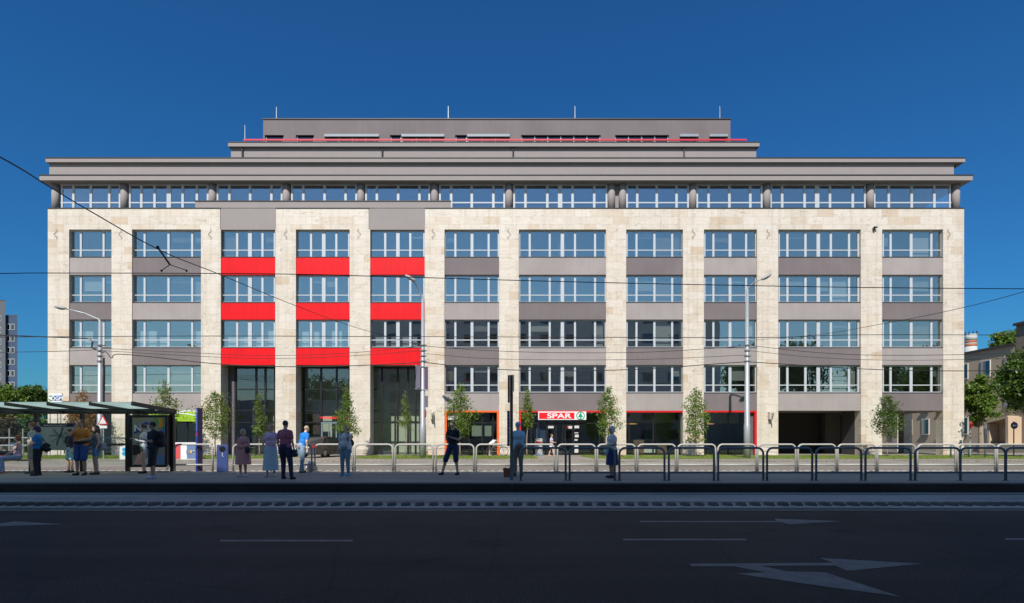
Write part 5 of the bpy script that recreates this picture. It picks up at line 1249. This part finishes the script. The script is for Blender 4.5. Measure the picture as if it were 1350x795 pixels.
        if hairstyle == 'bun': mb.sphere(hp((0, -.11, .03)), (.035 * s0,) * 3, 10, 8)
        remesh(mb, .009, 'hair', hm, t, 2)
    if cap:
        mb = MB(); mb.sphere(hp((0, -.01, .055)), tuple(k * s0 for k in (.093, .105, .085)), 16, 10, RH); mb.capsule(hp((0, .07, .045)), hp((0, .13, .035)), .03 * s0, .022 * s0); remesh(mb, .01, 'cap', mat_or(cap), t, 1)
    ey = MB(); 
    for s in (-1, 1):
        m1 = MB(); m1.sphere(hp((s * .030, .081, .012)), (.011 * s0, .007 * s0, .006 * s0), 8, 6, RH); m1.local = True; m1.build('eye', mat('eye dark', (.02, .015, .012), .3), t, True)
    m1 = MB(); m1.sphere(hp((0, .083, -.055)), (.020 * s0, .006 * s0, .006 * s0), 8, 6, RH); m1.local = True; m1.build('mouth', mat('lips', (.32, .11, .09), .5), t, True)
    if glasses:
        m1 = MB()
        for s in (-1, 1): m1.sphere(hp((s * .032, .09, .012)), (.026 * s0, .008 * s0, .018 * s0), 10, 6, RH); m1.capsule(hp((s * .06, .08, .015)), hp((s * .08, 0, .015)), .004 * s0, .004 * s0, 6)
        m1.local = True; m1.build('sunglasses', M_BLACK, t, True)
    bpy.context.view_layer.update()
    t['_s'] = s0; del t['_s']
    def wp(p):     # local (1.75 m figure) -> world
        return Matrix.Translation(t.location) @ Matrix.Rotation(t.rotation_euler.z, 4, 'Z') @ S(B(p))
    return t, wp, arms_pts, s0
def cut(o, z):
    if z is None: return o
    bm = bmesh.new(); bm.from_mesh(o.data); bmesh.ops.bisect_plane(bm, geom=bm.verts[:] + bm.edges[:] + bm.faces[:], plane_co=(0, 0, z), plane_no=(0, 0, 1), clear_outer=True); bm.to_mesh(o.data); bm.free(); return o
def mat_or(c, rough=.8):
    if isinstance(c, (tuple, list)):
        c = tuple(min(.82, v * 2.0 + .006) for v in c[:3]); return mat('cloth %.3f %.3f %.3f' % c, c, rough, var=.2, scale=7, bump=.7, bscale=16)
    return c
def backpack(wp, label, col, big=1.0, strap=True):
    t = thing('backpack', label, 'backpack', wp((0, -.2, 1.25)))
    q = (wp((0, -1, 1.2)) - wp((0, 0, 1.2))).normalized(); ang = math.atan2(q.y, q.x)
    mb = MB(); mb.capsule(wp((-.06, -.19, 1.12)), wp((.06, -.19, 1.12)), .12 * big, .12 * big); mb.capsule(wp((-.05, -.18, 1.34)), wp((.05, -.18, 1.34)), .10 * big, .10 * big); mb.capsule(wp((0, -.20, 1.1)), wp((0, -.19, 1.36)), .125 * big, .10 * big)
    mb.capsule(wp((0, -.29, 1.1)), wp((0, -.28, 1.18)), .06, .06)
    o = remesh(mb, .014, 'pack', mat_or(col), t); o.location = -Vector(t.location)
    if strap:
        for s in (-1, 1):
            mb = MB(); mb.tube([wp((s*.10, -.12, 1.42)), wp((s*.11, -.02, 1.505)), wp((s*.115, .10, 1.42)), wp((s*.13, .13, 1.25)), wp((s*.16, .02, 1.12)), wp((s*.12, -.13, 1.08))], .018, 6); mb.build('strap', mat_or(col), t)
    return t
def bag(c, size, label, col, strap=None, name='bag', cat='bag'):
    t = thing(name, label, cat, c); mb = MB(); a, b, h = [k/2 for k in size]
    mb.capsule((c[0] - a * .6, c[1], c[2] - h * .4), (c[0] + a * .6, c[1], c[2] - h * .4), b, b); mb.capsule((c[0] - a * .5, c[1], c[2] + h * .4), (c[0] + a * .5, c[1], c[2] + h * .4), b * .8, b * .8); mb.capsule((c[0], c[1], c[2] - h * .4), (c[0], c[1], c[2] + h * .4), a * .8, a * .7)
    o = remesh(mb, .012, 'pouch', mat_or(col), t); o.location = -Vector(c)
    if strap: m1 = MB(); m1.tube(strap, .009, 6); m1.build('strap', mat_or(col), t)
    return t
def phone(c, label, rz=0):
    t = thing('phone', label, 'phone', c); o = MB(); o.rbox(c, (.075, .012, .15), rz); q = o.build('case', M_BLACK, t)
    o = MB(); R = Matrix.Rotation(rz, 3, 'Z') @ Vector((0, .008, 0)); o.rbox(Vector(c) + R, (.065, .002, .135), rz); o.build('screen', mat('phone screen', (.02, .03, .05), .1), t); return t

DS = (.012, .013, .018)
# far left group under the shelter
person(24, 622, 1.66, -55, 'seated woman in lavender tank top and light jeans on the bench', ('lap', 'lap'), (.35, .28, .40), ('trousers', (.16, .22, .36)), (.25, .10, .06), (.16, .06, .04), 'bob', seat=.46, sleeve='none', female=True, Y=19.15, legs={1: (0, .12), -1: (-.02, .0)}, head_yaw=10)
t, wp, ap_, s_ = person(43, 622, 1.78, -60, 'man in grey T-shirt, sunglasses and khaki shorts behind woman in blue', ('bent', 'down'), (.26, .26, .25), ('shorts', (.22, .20, .16)), (.04, .06, .05), (.13, .06, .03), 'short', girth=1.05, glasses=True, Y=18.9)
t, wp, ap_, s_ = person(50, 627, 1.62, -70, 'woman in blue T-shirt and black trousers with dark cap under shelter', ('bent', 'waist'), (.008, .12, .30), ('trousers', DS), (.03, .02, .015), (.03, .02, .03), 'bob', girth=1.1, female=True, cap=(.02, .02, .05), head_pitch=18)
b0 = wp((0, -.22, 1.0)); bag((b0.x + .03, b0.y, b0.z), (.24, .15, .34), 'black shoulder bag at the back of the woman in blue', DS, [wp((.05, .05, 1.45)), wp((0, -.15, 1.3)), (b0.x + .03, b0.y, b0.z + .1)], 'shoulder_bag')
bg_ = thing('travel_bag', 'black bag with red band on the bench at left edge', 'bag', (X(8, 19.5), 19.45, PZ + .46)); c = (X(8, 19.45), 19.45, PZ + .62)
mb = MB(); mb.capsule((c[0] - .25, c[1], c[2]), (c[0] + .2, c[1], c[2]), .16, .15); o = remesh(mb, .014, 'pouch', mat_or(DS), bg_); o.location = -Vector(bg_.location)
mb = MB(); mb.box(c[0] - .3, c[0] + .25, c[1] - .165, c[1] - .145, c[2] - .1, c[2] + .0); mb.build('red_band', mat_or((.25, .02, .03)), bg_)
# orange shirt pair
t, wp, ap_, s_ = person(107, 626.5, 1.84, 8, 'heavy man in orange and yellow T-shirt and blue shorts under shelter', ('chin', 'waist'), (.38, .13, .02), ('shorts', (.02, .055, .16), .95), (.02, .02, .02), (.03, .02, .015), 'cropped', girth=1.2, skin=SKIN2, head_yaw=15)
# dark lower half of that T-shirt
mb = MB(); mb.sphere((0, .015, 1.02 * s_), (.205 * s_, .165 * s_, .10 * s_), 18, 12); o = remesh(mb, .012, 'shirt_hem', mat_or((.02, .012, .01)), t)
t, wp, ap_, s_ = person(93, 622.5, 1.55, -20, 'child in light blue shorts half hidden behind the man in orange', ('down', 'down'), (.03, .03, .05), ('shorts', (.22, .36, .62)), (.03, .03, .03), (.05, .03, .02), 'short', Y=19.5, head_pitch=30)
backpack(wp, 'black backpack of the child behind the man in orange', DS)
t, wp, ap_, s_ = person(127, 625.5, 1.66, -40, 'long dark haired woman in denim top and blue denim shorts', ('down', 'down'), (.085, .115, .15), ('shorts', (.08, .17, .34), .5), (.03, .03, .035), (.018, .012, .01), 'long', girth=1.2, female=True, sleeve='none', head_yaw=20)
b0 = wp((-.26, 0, 1.0)); bag((b0.x + .1, b0.y + .1, b0.z), (.2, .12, .34), 'grey tote bag beside the long haired woman', (.2, .21, .23), [wp((-.17, 0, 1.46)), (b0.x + .1, b0.y + .1, b0.z + .15)], 'tote_bag')
# phone couple in front of the poster
t, wp, ap_, s_ = person(190, 624, 1.70, -50, 'woman in white jacket, turquoise top and dark shorts before the poster', ('phone', 'phone'), (.55, .52, .44), ('shorts', (.012, .05, .05), .25), (.02, .02, .02), (.05, .02, .02), 'bun', female=True, sleeve='long', head_pitch=20)
mb = MB(); mb.sphere((0, .04 * s_, 1.12 * s_), (.10 * s_, .118 * s_, .19 * s_), 14, 10); remesh(mb, .012, 'top', mat_or((.12, .5, .52)), t)
mb = MB(); mb.capsule((.13, .03, 1.25 * s_), (.20, .02, .72 * s_), .06, .05); mb.capsule((-.13, .03, 1.25 * s_), (-.2, 0, .78 * s_), .06, .05); remesh(mb, .012, 'jacket_front', mat_or((.55, .52, .44)), t)
p = wp((0, .38, 1.26)); phone(p, 'phone in the hands of the woman in white jacket', math.radians(-50))
t, wp, ap_, s_ = person(202, 631, 1.72, -65, 'man in black T-shirt and long black shorts holding a phone', ('phone', 'phone'), (.012, .014, .022), ('shorts', (.010, .012, .018), 1.12), (.30, .33, .40), (.02, .015, .012), 'short', girth=1.25, skin=SKIN2, head_pitch=12)
backpack(wp, 'black backpack worn by the man in black', (.012, .012, .014), 1.15)
p = wp((0, .38, 1.26)); phone(p, 'phone held by the man in black', math.radians(-65))
# middle
t, wp, ap_, s_ = person(320.5, 628, 1.52, -12, 'blonde woman in dusty pink knee length dress with crossbody bag', ('down', 'waist'), (.36, .165, .145), ('dress', (.36, .165, .145), .62), (.48, .42, .42), (.42, .28, .17), 'bob', girth=1.45, female=True, sleeve='long', head_yaw=-30, skin=SKIN2)
b0 = wp((-.24, .08, .98)); bag((b0.x, b0.y, b0.z), (.17, .10, .22), 'small dark crossbody bag of the woman in pink dress', (.02, .02, .03), [wp((.12, .02, 1.49)), wp((.05, .15, 1.40)), wp((-.08, .17, 1.2)), (b0.x, b0.y, b0.z + .08)], 'crossbody_bag')
person(357, 628, 1.68, 10, 'woman in pink blouse and long light blue skirt facing the man in purple', ('down', 'bent'), (.46, .27, .36), ('skirt', (.27, .36, .56), .86), (.6, .55, .6), (.36, .17, .08), 'curly', girth=1.12, female=True, head_yaw=35)
t, wp, ap_, s_ = person(376, 632, 1.76, 172, 'man in purple shirt and dark navy trousers seen from behind', ('down', 'down'), (.25, .075, .115), ('trousers', (.012, .018, .045)), (.015, .015, .015), (.035, .03, .03), 'cropped', girth=1.12, stance=.12, legs={1: (.08, 0), -1: (0, .1)})
b0 = wp((.28, .02, .78)); bag((b0.x, b0.y, b0.z), (.16, .12, .3), 'dark bag in the right hand of the man in purple', (.015, .02, .035), [wp((.24, .08, .85)), (b0.x, b0.y, b0.z + .08)], 'hand_bag')
person(397, 621, 1.72, 150, 'man in bright blue T-shirt and pale jeans leaning on the railing', ('down', 'reach'), (.003, .10, .33), ('trousers', (.13, .19, .24)), (.10, .06, .04), (.25, .18, .12), 'cropped', bend=.35, Y=19.3, legs={1: (0, -.1), -1: (0, .15)})
cb = thing('carrier_bag', 'white plastic carrier bag with red print standing by the railing', 'carrier bag', (X(411, 20.0), 20.0, PZ)); c = Vector((X(411, 20.0), 20.0, PZ))
mb = MB(); mb.capsule(c + Vector((-.1, 0, .12)), c + Vector((.1, 0, .12)), .12, .12); mb.capsule(c + Vector((-.06, 0, .28)), c + Vector((.07, 0, .27)), .09, .09); mb.capsule(c + Vector((-.09, 0, .33)), c + Vector((-.1, 0, .4)), .035, .02); mb.capsule(c + Vector((.09, 0, .33)), c + Vector((.12, 0, .39)), .04, .02)
o = remesh(mb, .014, 'sack', mat('white plastic film', (.72, .72, .72), .4, var=.05, bump=.6, bscale=9), cb, 1); o.location = -c
mb = MB(); mb.rbox(c + Vector((.0, -.127, .17)), (.13, .004, .035), 0); mb.rbox(c + Vector((.05, -.12, .215)), (.05, .004, .03), 0); mb.build('red_print', M_REDD, cb)
t, wp, ap_, s_ = person(455.5, 627, 1.66, -10, 'person in pale green white top and blue jeans shielding eyes', ('down', 'face'), (.50, .54, .50), ('trousers', (.10, .17, .22)), (.05, .28, .38), (.36, .17, .07), 'short', girth=1.32, head_yaw=-8)
backpack(wp, 'black backpack of the person shielding their eyes', (.012, .012, .014), 1.2)
t, wp, ap_, s_ = person(597, 626, 1.80, -22, 'tall man in black T-shirt and navy shorts looking at his phone', ('phone', 'phone'), (.010, .012, .012), ('shorts', (.010, .020, .065), 1.05), (.012, .012, .012), (.03, .02, .015), 'short', head_pitch=28, glasses=True, stance=.16, legs={1: (.16, .12), -1: (.0, -.02)}, girth=.97)
backpack(wp, 'small black backpack of the tall man with phone', (.01, .01, .012), .9)
p = wp((0, .38, 1.26)); phone(p, 'phone held by the tall man in navy shorts', math.radians(-22))
t, wp, ap_, s_ = person(683, 628, 1.74, 195, 'old man in light blue shirt and cap behind the dark pylon', ('down', 'bent'), (.22, .34, .46), ('trousers', (.12, .105, .085)), (.02, .018, .016), (.35, .35, .35), 'cropped', girth=1.38, cap=(.20, .30, .40), skin=SKIN)
bb_ = thing('shopping_bag', 'brown carrier bag standing left of the dark pylon', 'bag', (X(669, 17.2), 17.2, PZ)); c = Vector((X(669, 17.2), 17.2, PZ))
mb = MB(); mb.prism([(-.11, 0), (.11, 0), (.14, .27), (-.14, .29)], lambda u, v: (c.x + u, c.y - .07, c.z + v), lambda u, v: (c.x + u, c.y + .07, c.z + v)); mb.build('sack', mat_or((.12, .05, .03)), bb_)
mb = MB(); mb.tube([c + Vector((-.07, 0, .27)), c + Vector((-.05, 0, .36)), c + Vector((.05, 0, .36)), c + Vector((.07, 0, .27))], .008, 6); mb.build('handle', mat_or((.12, .05, .03)), bb_)
t, wp, ap_, s_ = person(807, 630, 1.60, -80, 'white haired woman in pale top and navy skirt facing left', ('bent', 'bent'), (.45, .47, .43), ('skirt', (.010, .022, .085), .62), (.015, .015, .015), (.42, .37, .38), 'curly', girth=1.28, female=True, skin=SKIN2)
b0 = wp((0, .28, .93)); bag((b0.x + .08, b0.y, b0.z), (.22, .10, .15), 'pale blue handbag held by the white haired woman', (.25, .42, .55), None, 'hand_bag')
# far pavement
person(727, 598, 1.62, 75, 'walker in white skirt passing the supermarket door', ('bent', 'bent'), (.30, .28, .38), ('skirt', (.62, .60, .54), .45), (.3, .2, .15), (.06, .03, .02), 'short', gz=SZ, Y=40.2, female=True, legs={1: (0, .22), -1: (0, -.22)})
person(646, 599.5, 1.65, 70, 'cyclist in white T-shirt bending over a bicycle by the orange shop', ('reach', 'reach'), (.68, .67, .62), ('shorts', (.03, .015, .015), .9), (.3, .28, .26), (.05, .03, .02), 'short', gz=SZ, Y=40.3, bend=1.1)
# bicycle
def bicycle(px, Y):
    x = X(px, Y); t = thing('bicycle', 'dark bicycle standing at the right edge of the orange shop', 'bicycle', (x, Y, SZ)); r = .33
    for dx in (-.5, .5):
        mb = MB(); mb.tube([(x + dx + r * math.cos(a), Y, SZ + r + .02 + r * math.sin(a)) for a in [2*PI*k/20 for k in range(21)]], .022, 6); w = mb.build('wheel', M_BLACK, t)
        mb = MB(); 
        for k in range(6): a = PI * k / 6; mb.tube([(x + dx + r*math.cos(a), Y, SZ+r+.02+r*math.sin(a)), (x + dx - r*math.cos(a), Y, SZ+r+.02-r*math.sin(a))], .004, 4)
        mb.build('spokes', M_GALV, w)
    z = SZ + r + .02; mb = MB(); A, Bq, Cq, Dq = (x-.5,Y,z), (x-.08,Y,z-.05), (x-.2,Y,z+.42), (x+.36,Y,z+.42)
    for p, q in ((A,Bq),(A,Cq),(Bq,Cq),(Cq,Dq),(Bq,Dq),(Dq,(x+.5,Y,z)),(Dq,(x+.33,Y,z+.6)),(Cq,(x-.23,Y,z+.55))): mb.tube([p, q], .018, 6)
    mb.build('frame', mat('bike frame', (.10, .12, .13), .4), t)
    mb = MB(); mb.box(x-.34, x-.12, Y-.06, Y+.06, z+.55, z+.6); mb.build('saddle', M_BLACK, t)
    mb = MB(); mb.tube([(x+.33, Y-.25, z+.62), (x+.33, Y+.25, z+.62)], .014, 6); mb.build('handlebar', M_BLACK, t)
bicycle(655, 39.9)
